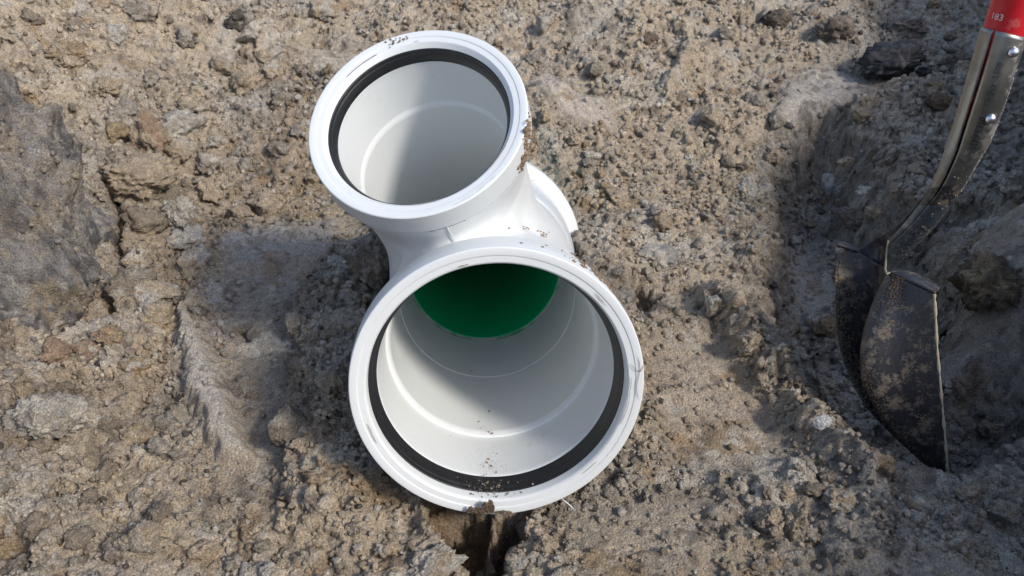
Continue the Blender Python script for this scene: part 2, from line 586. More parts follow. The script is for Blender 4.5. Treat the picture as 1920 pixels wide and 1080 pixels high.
    # notch, hollows
    feat([(1183, 530), (1220, 538), (1226, 590), (1195, 606)], -0.05, 0.010, rg=0.6)
    feat([(1392, -20), (1440, -20), (1435, 30), (1395, 32)], -0.06, 0.02, zref=0.0, rg=1.0)
    feat([(205, 335), (262, 345), (258, 372), (215, 360)], -0.06, 0.010, zref=0.0)
    feat([(196, 300), (232, 320), (228, 470), (205, 575), (120, 610), (100, 590), (185, 540), (205, 440)], -0.05, 0.012, rg=1.0)
    feat([(452, 645), (475, 645), (472, 668), (458, 665)], -0.03, 0.006, zref=-.04)
    feat([(292, 735), (308, 735), (306, 760), (294, 758)], -0.04, 0.006)
    feat([(-40, 960), (55, 1000), (50, 1070), (-40, 1090)], -0.07, 0.03)
    # hole under the lip with a thin fin of soil
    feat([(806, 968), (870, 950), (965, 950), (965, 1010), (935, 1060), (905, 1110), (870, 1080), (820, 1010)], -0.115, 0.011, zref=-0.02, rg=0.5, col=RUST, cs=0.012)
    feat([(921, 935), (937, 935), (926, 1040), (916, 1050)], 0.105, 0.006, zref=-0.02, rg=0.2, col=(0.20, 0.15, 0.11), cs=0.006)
    # crumbly ridge between bench and trench
    dl = line_d(wx, wy, P([(1330, 560), (1410, 640), (1480, 740), (1560, 850), (1640, 910)]))
    z = z + 0.035 * np.exp(-(dl / 0.024) ** 2)
    rough = np.maximum(rough, 1.25 * np.exp(-(dl / 0.04) ** 2))
    dl = line_d(wx, wy, P([(1285, 40), (1290, 120), (1250, 170)], 0.0))
    z = z + 0.03 * np.exp(-(dl / 0.02) ** 2)
    rough = np.clip(rough, 0.0, 1.5)
    # smear grooves in the smooth places
    sm = np.clip(0.45 - rough, 0, .45) / .45
    z = z + sm * 0.0030 * noise2(x * 6 + y * 1.5, y * .7 + x * 0.1, 38, 77)
    # lumps, only where the grid can carry them
    dense = (np.abs(x) < 1.6) & (y > 0.3) & (y < 3.4)
    xd, yd, rd = x[dense], y[dense], rough[dense]
    xw = xd + 0.004 * noise2(xd, yd, 90, 201)
    yw = yd + 0.004 * noise2(xd, yd, 90, 202)
    h = np.zeros_like(xd)
    spec = [(0.085, 0.42, 0.36, 0.4), (0.046, 0.68, 0.55, 0.6), (0.025, 0.80, 0.72, 0.9), (0.0135, 0.85, 0.9, 1.0), (0.0085, 0.80, 0.95, 1.0)]
    shade = np.zeros_like(xd)
    for k, (cell, amp, prob, cov) in enumerate(spec):
        d, idv = domes2(xw, yw, cell, 300 + 40 * k, prob=prob)
        patch = sstep(-0.25, 0.25, fbm2(xd, yd, 0.16 / cell, 900 + k, 3))
        if k >= 2: patch = 0.35 + 0.65 * patch
        h = h + d * cell * amp * patch * np.clip(rd, 0, 1.4) * cov
        shade = shade + np.where(d > 0.1, (idv - 0.5) * 0.22 * patch, 0) * np.clip(rd, 0.1, 1)
    h = h + 0.0048 * fbm2(xd, yd, 75, 401, 4, 0.66) * (0.30 + 0.8 * rd)
    h = h + 0.0075 * (np.abs(fbm2(xd, yd, 42, 431, 4, 0.62)) - .3) * (0.12 + rd)
    h = h - 0.030 * np.maximum(0, fbm2(xd, yd, 34, 461, 4, 0.6) - 0.24) * np.clip(rd, 0, 1.2)
    zz = z.copy()
    zz[dense] += h
    # colour of the soil itself
    tan = np.array((0.545, 0.452, 0.335))
    grey = np.array((0.475, 0.420, 0.345))
    pale = np.array((0.60, 0.55, 0.465))
    ochre = np.array((0.345, 0.235, 0.125))
    dark = np.array((0.115, 0.095, 0.078))
    a = sstep(-0.30, 0.35, fbm2(x, y, 5, 501, 5))
    base = tan * (1 - a[:, None]) + grey * a[:, None]
    w = wgt[:, None] * 0.72
    base = base * (1 - w) + tint * 1.6 * w
    for colr, sc_, th, amt, sd_ in ((pale, 16, 0.20, 0.75, 521), (ochre, 22, 0.32, 0.6, 541), (dark, 30, 0.30, 0.55, 561), (pale, 60, 0.30, 0.6, 581), (dark, 85, 0.34, 0.6, 601)):
        m = sstep(th, th + 0.22, fbm2(x, y, sc_, sd_, 4)) * amt
        base = base * (1 - m[:, None]) + colr * m[:, None]
    full = np.zeros_like(x)
    full[dense] = shade
    base = base * np.clip(1 + full, 0.6, 1.5)[:, None]
    return zz, rough, np.clip(base, 0.02, 0.7)

GZ, GROUGH, GCOL = build_height()
NX, NY = len(GX), len(GY)
_Z2 = GZ.reshape(NY, NX)
_R2 = GROUGH.reshape(NY, NX)
_C2 = GCOL.reshape(NY, NX, 3)

# bed the wye: press the soil down where the fitting lies in it
def press_fitting():
    global _Z2
    X, Y = np.meshgrid(GX, GY, indexing='xy')
    reg = (np.abs(X) < 0.4) & (Y > 0.4) & (Y < 1.75)
    xs, ys = X[reg], Y[reg]
    inv = np.array(WYE_INV)
    zc = _Z2[reg].copy()
    # lower surface of the fitting above each ground point: walk down from high to find it
    for _ in range(130):
        p = np.stack([xs, ys, zc, np.ones_like(xs)], 0)
        q = inv @ p
        rho = np.hypot(q[0], q[1])
        zz = q[2]
        R = np.where(zz > -0.062, 0.1765, np.where(zz < -MAIN_LEN + 0.062, 0.1765, 0.160))
        ins = (rho < R + 0.001) & (zz < 0.004) & (zz > -MAIN_LEN - 0.002) | (rho < 0.138) & (zz <= -MAIN_LEN) & (zz > -1.035)
        zc = np.where(ins, zc - 0.004, zc)
    _Z2[reg] = zc

press_fitting()
GZ = _Z2.ravel()

def hz(x, y):
    i = np.clip(np.searchsorted(GX, x) - 1, 0, NX - 2)
    j = np.clip(np.searchsorted(GY, y) - 1, 0, NY - 2)
    tx = (x - GX[i]) / (GX[i + 1] - GX[i])
    ty = (y - GY[j]) / (GY[j + 1] - GY[j])
    return (_Z2[j, i] * (1 - tx) + _Z2[j, i + 1] * tx) * (1 - ty) + (_Z2[j + 1, i] * (1 - tx) + _Z2[j + 1, i + 1] * tx) * ty

def hcol(x, y):
    i = np.clip(np.searchsorted(GX, x) - 1, 0, NX - 2)
    j = np.clip(np.searchsorted(GY, y) - 1, 0, NY - 2)
    return _C2[j, i], _R2[j, i]

def build_ground():
    X, Y = np.meshgrid(GX, GY, indexing='xy')
    V = np.stack([X.ravel(), Y.ravel(), GZ], 1)
    gy, gx = np.gradient(_Z2, GY, GX)
    nrm = np.stack([-gx.ravel(), -gy.ravel(), np.ones(NX * NY)], 1)
    ln = np.linalg.norm(nrm, axis=1)
    nrm /= ln[:, None]
    st = (np.abs(V[:, 0]) < 1.6) & (V[:, 1] > 0.36) & (V[:, 1] < 3.0)
    steep = sstep(1.15, 2.2, ln[st])
    q = V[st]
    a = 0.006 * noise3(q, 24, 60) + 0.009 * noise3(q, 55, 61) + 0.007 * noise3(q, 120, 62) + 0.003 * noise3(q, 260, 63)
    kx = (a * steep * np.clip(GROUGH[st] * 1.2, .25, 1))[:, None] * nrm[st]
    V[st] += kx
    idx = np.arange(NX * NY).reshape(NY, NX)
    F = np.stack([idx[:-1, :-1].ravel(), idx[:-1, 1:].ravel(), idx[1:, 1:].ravel(), idx[1:, :-1].ravel()], 1)
    o = obj("ground", mesh_np("ground", V, F, True, GCOL), M_SOIL)
    tag(o, "churned tan and grey excavated soil all around the white pipe fitting", kind="structure")

build_ground()

def onground(px, py, sink=0.0):
    z = 0.0
    for _ in range(14):
        x, y, d = G(px, py, z)
        z = 0.5 * z + 0.5 * float(hz(np.array([x]), np.array([y]))[0])
    x, y, d = G(px, py, z)
    return Vector((x, y, z - sink)), d

# ------------------------------------------------------------------ wye fitting
def smin(a, b, k):
    h = np.clip(0.5 + 0.5 * (b - a) / k, 0, 1)
    return b * (1 - h) + a * h - k * h * (1 - h)

def wye_sdf(p):
    rho = np.hypot(p[:, 0], p[:, 1])
    # main body swells towards both sockets
    zz = p[:, 2]
    rm = 0.1425 + 0.010 * sstep(-0.165, -0.115, zz) + 0.010 * sstep(-0.415, -0.465, zz)
    dm = (rho - rm)
    q = p - np.array(BR_O)
    s = q @ np.array(BR_D)
    perp = q - s[:, None] * np.array(BR_D)
    rb = np.interp(s, [B_LEN - 0.15, B_LEN - 0.105, B_LEN - 0.075, B_LEN - 0.048, B_LEN - 0.036], [0.1075, 0.1092, 0.1150, 0.1222, 0.1242])
    db = np.where(s > 0, np.linalg.norm(perp, axis=1) - rb, np.linalg.norm(q, axis=1) - 0.1085)
    return smin(dm, db, 0.042), s

def surface_nets(fn, lo, hi, h):
    n = np.ceil((np.array(hi) - np.array(lo)) / h).astype(int) + 1
    ax = [lo[k] + h * np.arange(n[k]) for k in range(3)]
    g = np.stack(np.meshgrid(*ax, indexing='ij'), -1).reshape(-1, 3)
    v = fn(g).reshape(n)
    s = v < 0
    c = [(i, j, k) for i in (0, 1) for j in (0, 1) for k in (0, 1)]
    sub = lambda a, o: a[o[0]:n[0] - 1 + o[0], o[1]:n[1] - 1 + o[1], o[2]:n[2] - 1 + o[2]]
    tot = sum(sub(s, o).astype(int) for o in c)
    act = (tot > 0) & (tot < 8)
    vid = np.full(act.shape, -1)
    vid[act] = np.arange(act.sum())
    ii = np.argwhere(act)
    acc = np.zeros((len(ii), 3)); cnt = np.zeros(len(ii))
    for a in c:
        for axk in range(3):
            if a[axk] == 0:
                b = list(a); b[axk] = 1
                va = v[ii[:, 0] + a[0], ii[:, 1] + a[1], ii[:, 2] + a[2]]
                vb = v[ii[:, 0] + b[0], ii[:, 1] + b[1], ii[:, 2] + b[2]]
                m = (va < 0) != (vb < 0)
                t = np.where(m, va / np.where(m, va - vb, 1), 0)
                pt = np.tile(np.array(a, float), (len(ii), 1))
                pt[:, axk] += t
                acc[m] += pt[m]; cnt[m] += 1
    V = (ii + acc / cnt[:, None]) * h + np.array(lo)
    F = []
    for axk in range(3):
        o1, o2 = [(1, 2), (2, 0), (0, 1)][axk]
        sl0 = [slice(None)] * 3; sl1 = [slice(None)] * 3
        sl0[axk] = slice(0, -1); sl1[axk] = slice(1, None)
        ch = s[tuple(sl0)] != s[tuple(sl1)]
        e = np.argwhere(ch)
        e = e[(e[:, o1] > 0) & (e[:, o2] > 0) & (e[:, o1] < n[o1] - 1) & (e[:, o2] < n[o2] - 1)]
        def cid(d1, d2):
            q = e.copy(); q[:, o1] -= d1; q[:, o2] -= d2
            return vid[q[:, 0], q[:, 1], q[:, 2]]
        quad = np.stack([cid(1, 1), cid(0, 1), cid(0, 0), cid(1, 0)], 1)
        flip = ~s[e[:, 0], e[:, 1], e[:, 2]]
        quad[flip] = quad[flip][:, ::-1]
        F.append(quad)
    F = np.concatenate(F)
    return V, F[(F >= 0).all(1)]

SOCK = dict(near=dict(Ro=0.165, Ri=0.1468, Rb=0.1668, g=(0.0169, 0.1449, 0.0398, 0.1385), wall=0.1368, dep=0.128, bore=0.1305, body=0.150, hous=0.045, drop=0.1545, back=0.150),
            branch=dict(Ro=0.125, Ri=0.1082, Rb=0.1264, g=(0.0082, 0.1040, 0.0250, 0.0996), wall=0.0992, dep=0.098, bore=0.0950, body=0.1115, hous=0.033, drop=0.1150, back=0.095))

SOCK['far'] = dict(SOCK['near'], Rb=0.1750, Ro=0.170)

def socket_profile(s):
    """outside back edge -> lip -> inside up to the shoulder and the bore"""
    Ro, Ri, Rb = s["Ro"], s["Ri"], s["Rb"]
    gz0, gr0, gz1, gr1 = s["g"]
    cham = 0.004 if Ro > 0.15 else 0.002
    out = [(-s["back"], s["body"] - 0.012), (-s["back"] + 0.002, s["body"] - 0.002), (-s["back"] + 0.025, s["drop"] - 0.001), (-s["hous"] - 0.020, s["drop"]), (-s["hous"] - 0.004, s["drop"] + 0.004), (-s["hous"], Rb - 0.003), (-s["hous"] + 0.004, Rb),
           (-cham - 0.010, Rb), (-cham, Rb - 0.0008), (-0.0012, Ro + 0.0009), (0, Ro - 0.0002),
           (-0.0006, Ro - (Ro - Ri) * 0.46), (-0.0016, Ro - (Ro - Ri) * 0.50), (-0.0016, Ri + 0.0018), (-0.0045, Ri - 0.0004), (-gz0, gr0 + 0.0008)]
    if Ro < 0.15:      # the branch socket tapers straight into its neck
        out = [(-0.042, 0.1130), (-0.040, 0.1225), (-0.036, 0.1241), (-0.033, 0.1252), (-0.0315, Rb)] + out[8:]
    inn = [(-gz0, gr0 + 0.006), (-gz1, gr0 + 0.006), (-gz1, gr1 - 0.0001), (-gz1 - 0.004, s["wall"] + 0.0008), (-s["dep"] + 0.012, s["wall"] - 0.0006),
           (-s["dep"], s["wall"] - 0.0012), (-s["dep"] - 0.0012, s["bore"] + 0.0028), (-s["dep"] - 0.0065, s["bore"] + 0.0006), (-s["dep"] - 0.010, s["bore"])]
    return round_profile(out + inn, 0.0012, 2)

def gasket_profile(s):
    gz0, gr0, gz1, gr1 = s["g"]
    L = gz1 - gz0
    pts = [(-gz0 + 0.0002, gr0 + 0.006), (-gz0 - 0.0002, gr0 + 0.0001), (-gz0 - 0.22 * L, gr0 - 0.0008), (-gz0 - 0.30 * L, gr0 - 0.0020), (-gz0 - 0.62 * L, gr0 - 0.0040), (-gz1 + 0.10 * L, gr1 - 0.0004), (-gz1 + 0.0003, gr1), (-gz1 + 0.0002, gr0 + 0.006)]
    return round_profile(pts, 0.0008, 2)

def wye():
    root = bpy.data.objects.new("pipe_wye", None)
    COL.objects.link(root)
    root.matrix_world = WYE_M
    root.empty_display_size = 0.05
    tag(root, "white plastic sewer pipe wye with two open gasketed mouths lying in the soil", "pipe fitting")
    # --- outer body by smooth union of the two tubes
    lo, hi, h = (-0.175, -0.175, -0.50), (0.175, 0.36, -0.004), 0.0042
    V, F = surface_nets(lambda p: wye_sdf(p)[0], lo, hi, h)
    for _ in range(4):
        d, _s = wye_sdf(V)
        gr = np.stack([(wye_sdf(V + 1e-4 * np.eye(3)[k])[0] - d) / 1e-4 for k in range(3)], 1)
        V = V - d[:, None] * gr / np.maximum((gr ** 2).sum(1), 0.3)[:, None]
    q = V - np.array(BR_O)
    s = q @ np.array(BR_D)
    rp = np.linalg.norm(q - s[:, None] * np.array(BR_D), axis=1)
    rho = np.hypot(V[:, 0], V[:, 1])
    inbr = (rp < 0.16) & (s > 0.05) & (rho > 0.13)
    ok = (~((s > B_LEN - 0.0345) & (rp < 0.15))) & (~((rho < 0.1545) & (V[:, 2] > -0.055)))
    keep = ok[F].all(1)
    F = F[keep]
    used = np.unique(F)
    mp = np.full(len(V), -1); mp[used] = np.arange(len(used))
    body = obj("body", mesh_np("wye_body", V[used], mp[F]), M_PVC, root)
    # --- bore lining: straight tube with the branch opening left out, branch tube trimmed to it
    seg, nz = 192, 120
    zs = np.linspace(-SOCK["near"]["dep"] - 0.0101, -MAIN_LEN + 0.1345, nz)
    rb = 0.1305 - 0.0022 * np.exp(-((zs + 0.302) / 0.0012) ** 2)
    zs = np.sort(np.concatenate([zs, -0.302 + np.array([-.0016, -.0008, 0, .0008, .0016])]))[::-1]
    rb = 0.1305 - 0.0011 * np.exp(-((zs + 0.302) / 0.0009) ** 2)
    V, F = lathe(list(zip(zs, rb)), seg)
    c = V[F].mean(1)
    q = c - np.array(BR_O)
    s = q @ np.array(BR_D)
    rp = np.linalg.norm(q - s[:, None] * np.array(BR_D), axis=1)
    F = F[~((rp < 0.0955) & (s > 0))]
    bore = obj("bore", mesh_np("bore", V, F), M_PVC, root)
    th = np.linspace(0, 2 * np.pi, 160, endpoint=False)
    bx, by, bd, bo = (np.array(t) for t in (BR_X, BR_Y, BR_D, BR_O))
    off = 0.095 * (np.cos(th)[:, None] * bx + np.sin(th)[:, None] * by)
    # where each ruling meets the main bore
    s0 = np.zeros(len(th))
    for k in range(len(th)):
        ss = np.linspace(0.30, -0.05, 700)
        pts = bo + off[k] + ss[:, None] * bd
        hit = np.argmax(np.hypot(pts[:, 0], pts[:, 1]) < 0.1300)
        s0[k] = ss[hit]
    top = B_LEN - SOCK["branch"]["dep"] - 0.0101
    rows = 24
    V = np.concatenate([bo + off + (s0 + (top - s0) * (r / (rows - 1)))[:, None] * bd for r in range(rows)])
    idx = np.arange(rows * len(th)).reshape(rows, len(th))
    F = np.concatenate([np.stack([idx[r], idx[r + 1], np.roll(idx[r + 1], -1), np.roll(idx[r], -1)], 1) for r in range(rows - 1)])
    obj("branch_bore", mesh_np("branch_bore", V, F), M_PVC, root)
    # --- three bell sockets and their rubber rings
    for key, M in (("near", Matrix()), ("branch", BR_M), ("far", FAR_M)):
        V, F = lathe(socket_profile(SOCK[key]), 224, M)
        # slightly out of round and nicked, as moulded plastic is
        me = mesh_np("socket", V, F)
        me.set_sharp_from_angle(angle=math.radians(18))
        sk = obj("socket", me, M_PVC, root)
        V, F = lathe(gasket_profile(SOCK[key]), 224, M)
        obj("gasket", mesh_np("gasket", V, F), M_RUBBER, sk)
    # --- moulding seam on the branch neck and trimmed burrs at the lips
    def strand(pts, r, name, mat=M_PVC):
        pts = [Vector(p) for p in pts]
        V, F = [], []
        for k, p in enumerate(pts):
            t = (pts[min(k + 1, len(pts) - 1)] - pts[max(k - 1, 0)]).normalized()
            a = t.orthogonal().normalized()
            b = t.cross(a)
            rr = r * (1.0 if 0 < k < len(pts) - 1 else 0.3)
            for m in range(6):
                an = m * math.pi / 3
                V.append(p + (a * math.cos(an) + b * math.sin(an)) * rr)
        for k in range(len(pts) - 1):
            for m in range(6):
                F.append((k * 6 + m, k * 6 + (m + 1) % 6, (k + 1) * 6 + (m + 1) % 6, (k + 1) * 6 + m))
        return obj(name, mesh_np(name, V, F), mat, root)

    def proj(px, py, lift=0.0008):
        """wye-local point where the pixel ray first meets the body surface"""
        o = np.array(WYE_INV @ Vector((0, 0, CAMH)))
        t = (W(px, py, 1.0) - Vector((0, 0, CAMH)))
        dv = np.array(WYE_INV.to_3x3() @ t)
        p = o + dv * 0.70
        for _ in range(90):
            d = wye_sdf(p[None])[0][0]
            p = p + dv / np.linalg.norm(dv) * (d - lift) * 0.8
        return p
    strand([proj(826 + 1.5 * math.sin(i), 398 + i * 6.5) for i in range(5)] + [proj(838 + i * 3.2, 425 + i * 6) for i in range(6)], 0.0007, "moulding_seam")
    strand([Vector((0.030, -0.161, 0.001)), Vector((0.034, -0.167, 0.002)), Vector((0.0385, -0.174, 0.004)), Vector((0.041, -0.181, 0.004))], 0.0007, "burr")
    hair = simple_mat("dark_fibre", (0.05, 0.045, 0.04), 0.8)
    strand([Vector((0.1600 - 0.0016 * i + 0.0024 * math.sin(i * 0.9), -0.010 - 0.0075 * i, 0.0008)) for i in range(8)], 0.00028, "stuck_fibre", hair)
    strand([Vector((0.1640 - 0.0017 * i, -0.022 - 0.004 * i + .0006 * i * i, 0.0010)) for i in range(9)], 0.0003, "stuck_fibre", hair)
    grime = simple_mat("edge_grime", (0.20, 0.165, 0.13), 0.9)
    rl = random.Random(4)
    for key, M, cnt in (("near", Matrix(), 16), ("branch", BR_M, 12)):
        Ro, Ri = SOCK[key]["Ro"], SOCK[key]["Ri"]
        for k in range(cnt):
            a0 = rl.uniform(0, 2 * math.pi); da = rl.uniform(0.04, 0.45)
            rad = Ro - 0.0002 if k % 3 else Ri + 0.001 + 0.4 * (Ro - Ri) * rl.random()
            zz = -0.0009 if k % 3 else 0.0001
            m = max(5, int(da * 40))
            strand([M @ Vector(((rad + rl.gauss(0, .0003)) * math.cos(a0 + da * t / m), (rad + rl.gauss(0, .0003)) * math.sin(a0 + da * t / m), zz)) for t in range(m + 1)], rl.uniform(0.00016, 0.00042), "edge_grime", grime)
    br = BR_M
    strand([br @ Vector((0.123 * math.sin(a), -0.123 * math.cos(a) * -1, 0.001 + 0.0006 * math.sin(a * 40))) for a in np.linspace(2.55, 3.0, 16)], 0.0006, "burr")
    return root

WYE = wye()

def green_pipe():
    z0, z1 = -0.4460, -1.02
    prof = round_profile([(z1, 0.1362), (z0 - 0.003, 0.1362), (z0, 0.1345), (z0, 0.1262), (z0 - 0.0015, 0.1250), (z1, 0.1248)], 0.0008, 2)
    V, F = lathe(prof, 160)
    me = mesh_np("green_pipe", V, F)
    o = obj("green_pipe", me, M_GREEN)
    o.matrix_world = WYE_M
    tag(o, "dark green plastic pipe pushed into the back of the white wye", "pipe")
    V, F = lathe([(z0 + 0.0006, 0.1338), (z0 + 0.0012, 0.1300), (z0 + 0.0006, 0.1264)], 160)
    e = obj("cut_edge", mesh_np("cut_edge", V, F), M_CUT, o)

green_pipe()

# ------------------------------------------------------------------ shovel
def catmull(P0, n):
    P0 = np.array(P0, float)
    out = []
    m = len(P0)
    for i in range(m - 1):
        p0, p1, p2, p3 = P0[max(i - 1, 0)], P0[i], P0[i + 1], P0[min(i + 2, m - 1)]
        for k in range(n):
            t = k / n
            out.append(0.5 * ((2 * p1) + (-p0 + p2) * t + (2 * p0 - 5 * p1 + 4 * p2 - p3) * t * t + (-p0 + 3 * p1 - 3 * p2 + p3) * t ** 3))
    out.append(P0[-1])
    return np.array(out)

def grid_mesh(rows):
    n, m = len(rows), len(rows[0])
    V = np.array(rows).reshape(-1, 3)
    idx = np.arange(n * m).reshape(n, m)
    F = np.stack([idx[:-1, :-1].ravel(), idx[:-1, 1:].ravel(), idx[1:, 1:].ravel(), idx[1:, :-1].ravel()], 1)
    return V, F

def sheet(name, ctrl, nu, nv, mat, parent, thick):
    """ctrl rows of (px,py,depth) -> smooth sheet with thickness"""
    rows3 = [[tuple(W(*c)) for c in r] for r in ctrl]
    rows = [catmull(r, nu) for r in rows3]
    cols = np.stack(rows, 0)
    g = np.stack([catmull(cols[:, k], nv) for k in range(cols.shape[1])], 1)
    base = np.array(parent.location)
    V, F = grid_mesh(g - base)
    o = obj(name, mesh_np(name, V, F), mat, parent)
    md = o.modifiers.new("thickness", 'SOLIDIFY')
    md.thickness = thick
    md.offset = 0.0
    return o, g

def shovel():
    tip = W(1772, 896, 1.02)
    root = bpy.data.objects.new("shovel", None)
    COL.objects.link(root)
    root.location = tip
    root.empty_display_size = 0.05
    tag(root, "muddy black round-point shovel with steel neck and red handle stuck upright in the trench", "shovel")
    base = np.array(tip)
    ctrl = [
        [(1571, 462, 1.105), (1608, 472, 1.100), (1650, 497, 1.08), (1668, 514, 1.005), (1700, 526, 0.985), (1752, 551, 0.955)],
        [(1568, 520, 1.105), (1615, 545, 1.105), (1655, 560, 1.09), (1638, 570, 1.005), (1696, 575, 0.982), (1754, 588, 0.955)],
        [(1567, 590, 1.105), (1610, 612, 1.110), (1646, 632, 1.10), (1617, 640, 1.005), (1688, 644, 0.985), (1757, 652, 0.960)],
        [(1576, 655, 1.10), (1612, 676, 1.11), (1650, 700, 1.10), (1616, 706, 1.010), (1690, 713, 0.992), (1763, 720, 0.968)],
        [(1598, 715, 1.09), (1630, 735, 1.09), (1664, 757, 1.085), (1640, 762, 1.02), (1704, 778, 1.003), (1769, 788, 0.980)],
        [(1635, 775, 1.08), (1662, 792, 1.08), (1692, 812, 1.075), (1682, 817, 1.03), (1728, 836, 1.015), (1774, 846, 0.996)],
        [(1712, 850, 1.06), (1724, 858, 1.06), (1736, 866, 1.055), (1738, 870, 1.035), (1756, 880, 1.025), (1776, 884, 1.012)],
        [(1766, 896, 1.04), (1768, 897, 1.04), (1770, 898, 1.035), (1771, 899, 1.03), (1773, 899, 1.028), (1777, 898, 1.022)]]
    blade, g = sheet("blade", ctrl, 7, 7, M_BLADE, root, 0.0024)
    # foot step flange on the near half, turned over the top edge
    st = [[(1667, 511, 1.003), (1690, 521, 0.990), (1720, 534, 0.970), (1753, 550, 0.953)],
          [(1668, 507, 1.008), (1696, 511, 1.000), (1728, 523, 0.985), (1762, 541, 0.963)],
          [(1670, 506, 1.020), (1702, 509, 1.015), (1733, 521, 1.000), (1765, 540, 0.975)]]
    sheet("foot_step", st, 6, 5, M_BLADE, root, 0.0026)
    st = [[(1570, 463, 1.103), (1590, 467, 1.101), (1610, 474, 1.100)],
          [(1569, 456, 1.100), (1590, 463, 1.100), (1612, 470, 1.100)],
          [(1571, 452, 1.112), (1592, 459, 1.112), (1614, 468, 1.112)]]
    sheet("foot_step", st, 6, 5, M_BLADE, root, 0.003)
    # worn pale edge along the near side
    edge = g[:, -1]
    V, F = [], []
    for k in range(len(edge)):
        t = edge[min(k + 1, len(edge) - 1)] - edge[max(k - 1, 0)]
        t /= np.linalg.norm(t)
        a = np.cross(t, (0, 1, 0)); a /= np.linalg.norm(a)
        b = np.cross(t, a)
        jit = 0.0017 + 0.0008 * math.sin(k * 1.7) * math.sin(k * .6)
        for m in range(8):
            an = m * math.pi / 4
            V.append(edge[k] - base + (a * math.cos(an) + b * math.sin(an)) * jit)
    for k in range(len(edge) - 1):
        for m in range(8):
            F.append((k * 8 + m, k * 8 + (m + 1) % 8, (k + 1) * 8 + (m + 1) % 8, (k + 1) * 8 + m))
    obj("worn_edge", mesh_np("worn_edge", V, F), M_EDGE, blade)
    # black shoulder sweeping from the far half up into the neck
    sh = [[(1596, 470, 1.100), (1612, 466, 1.100), (1640, 447, 1.09), (1662, 437, 1.06), (1695, 411, 1.02), (1729, 372, 0.965), (1748, 345, 0.93)],
          [(1606, 476, 1.103), (1628, 480, 1.100), (1650, 470, 1.09), (1668, 456, 1.06), (1702, 422, 1.02), (1734, 384, 0.97), (1752, 352, 0.935)],
          [(1616, 500, 1.105), (1638, 504, 1.10), (1656, 500, 1.08), (1676, 478, 1.05), (1712, 436, 1.015), (1742, 394, 0.97), (1758, 358, 0.94)]]
    sheet("shoulder", sh, 7, 6, M_BLADE, root, 0.0024)
    # neck: folded steel tube, open seam on the left, flattening into the frog
    secs = [((1843, 52), (1921, 70), 0.765, 1.0), ((1815, 150), (1888, 168), 0.79, 1.0), ((1790, 235), (1857, 254), 0.825, 1.0),
            ((1766, 308), (1832, 298), 0.855, 1.0), ((1744, 358), (1802, 352), 0.885, 0.95), ((1706, 408), (1757, 417), 0.925, 0.8),
            ((1680, 437), (1722, 455), 0.955, 0.6), ((1666, 455), (1698, 480), 0.975, 0.42), ((1661, 485), (1678, 500), 0.995, 0.30), ((1660, 510), (1667, 515), 1.004, 0.3)]
    A = catmull([tuple(W(a[0], a[1], d)) for a, b, d, k in secs], 8)
    B = catmull([tuple(W(b[0], b[1], d)) for a, b, d, k in secs], 8)
    K = np.interp(np.arange(len(A)) / 8, np.arange(len(secs)), [s[3] for s in secs])
    camp = np.array((0, 0, CAMH))
    seam = math.radians(-50)
    def neck_pt(i, th, lift=0.0):
        c = (A[i] + B[i]) / 2
        a = (B[i] - A[i]) / 2
        to = camp - c; to /= np.linalg.norm(to)
        to = to - a * (to @ a) / (a @ a); to /= np.linalg.norm(to)
        ra = np.linalg.norm(a)
        b = to * ra * K[i]
        p = c + a * math.sin(th) + b * math.cos(th)
        if lift:
            nrm = a / ra * math.sin(th) / 1 + to * math.cos(th)
            p = p + nrm / np.linalg.norm(nrm) * lift
        return p
    nth = 48
    rows = []
    for i in range(len(A)):
        gap = 0.07 if i < 34 else 0.02
        rows.append([neck_pt(i, seam + gap + (2 * math.pi - 2 * gap) * k / nth) - base for k in range(nth + 1)])
    V, F = grid_mesh(rows)
    fc = V[F[5 * nth + 20]]
    if np.cross(fc[1] - fc[0], fc[2] - fc[0]) @ (fc.mean(0) + base - (A[5] + B[5]) / 2) < 0:
        F = F[:, ::-1].copy()
    # steel is bare above the bend, black paint remains below it
    neck = obj("neck", mesh_np("neck", V, F), M_STEEL, root)
    neck.data.materials.append(simple_mat("blued_steel_inside", (0.075, 0.095, 0.115), 0.33, metallic=0.6, dust=0.6, dust_scale=120, thr=0.55, dust_col=(0.30, 0.28, 0.23), col2=(0.12, 0.145, 0.165)))
    neck.data.materials.append(M_BLADE)
    mi = np.zeros(len(F), np.int32)
    for r in range(len(A) - 1):
        mi[r * nth:(r + 1) * nth] = 0 if r < 31 else (2 if r < 36 else 1)
    neck.data.polygons.foreach_set("material_index", mi)
    md = neck.modifiers.new("thickness", 'SOLIDIFY')
    md.thickness = 0.0018; md.offset = -1.0
    # bright lip where the frog opens
    lip = [W(1666, 452, 0.985), W(1663, 468, 0.985), W(1661, 490, 0.990), W(1660, 505, 0.996), W(1662, 514, 1.0), W(1668, 511, 1.0)]
    V, F = [], []
    for p in lip:
        for m in range(6):
            an = m * math.pi / 3
            V.append(np.array(p) - base + np.array((math.cos(an), math.sin(an), 0)) * 0.0013)
    for k in range(len(lip) - 1):
        for m in range(6):
            F.append((k * 6 + m, k * 6 + (m + 1) % 6, (k + 1) * 6 + (m + 1) % 6, (k + 1) * 6 + m))
    obj("folded_lip", mesh_np("folded_lip", V, F), M_EDGE, neck)
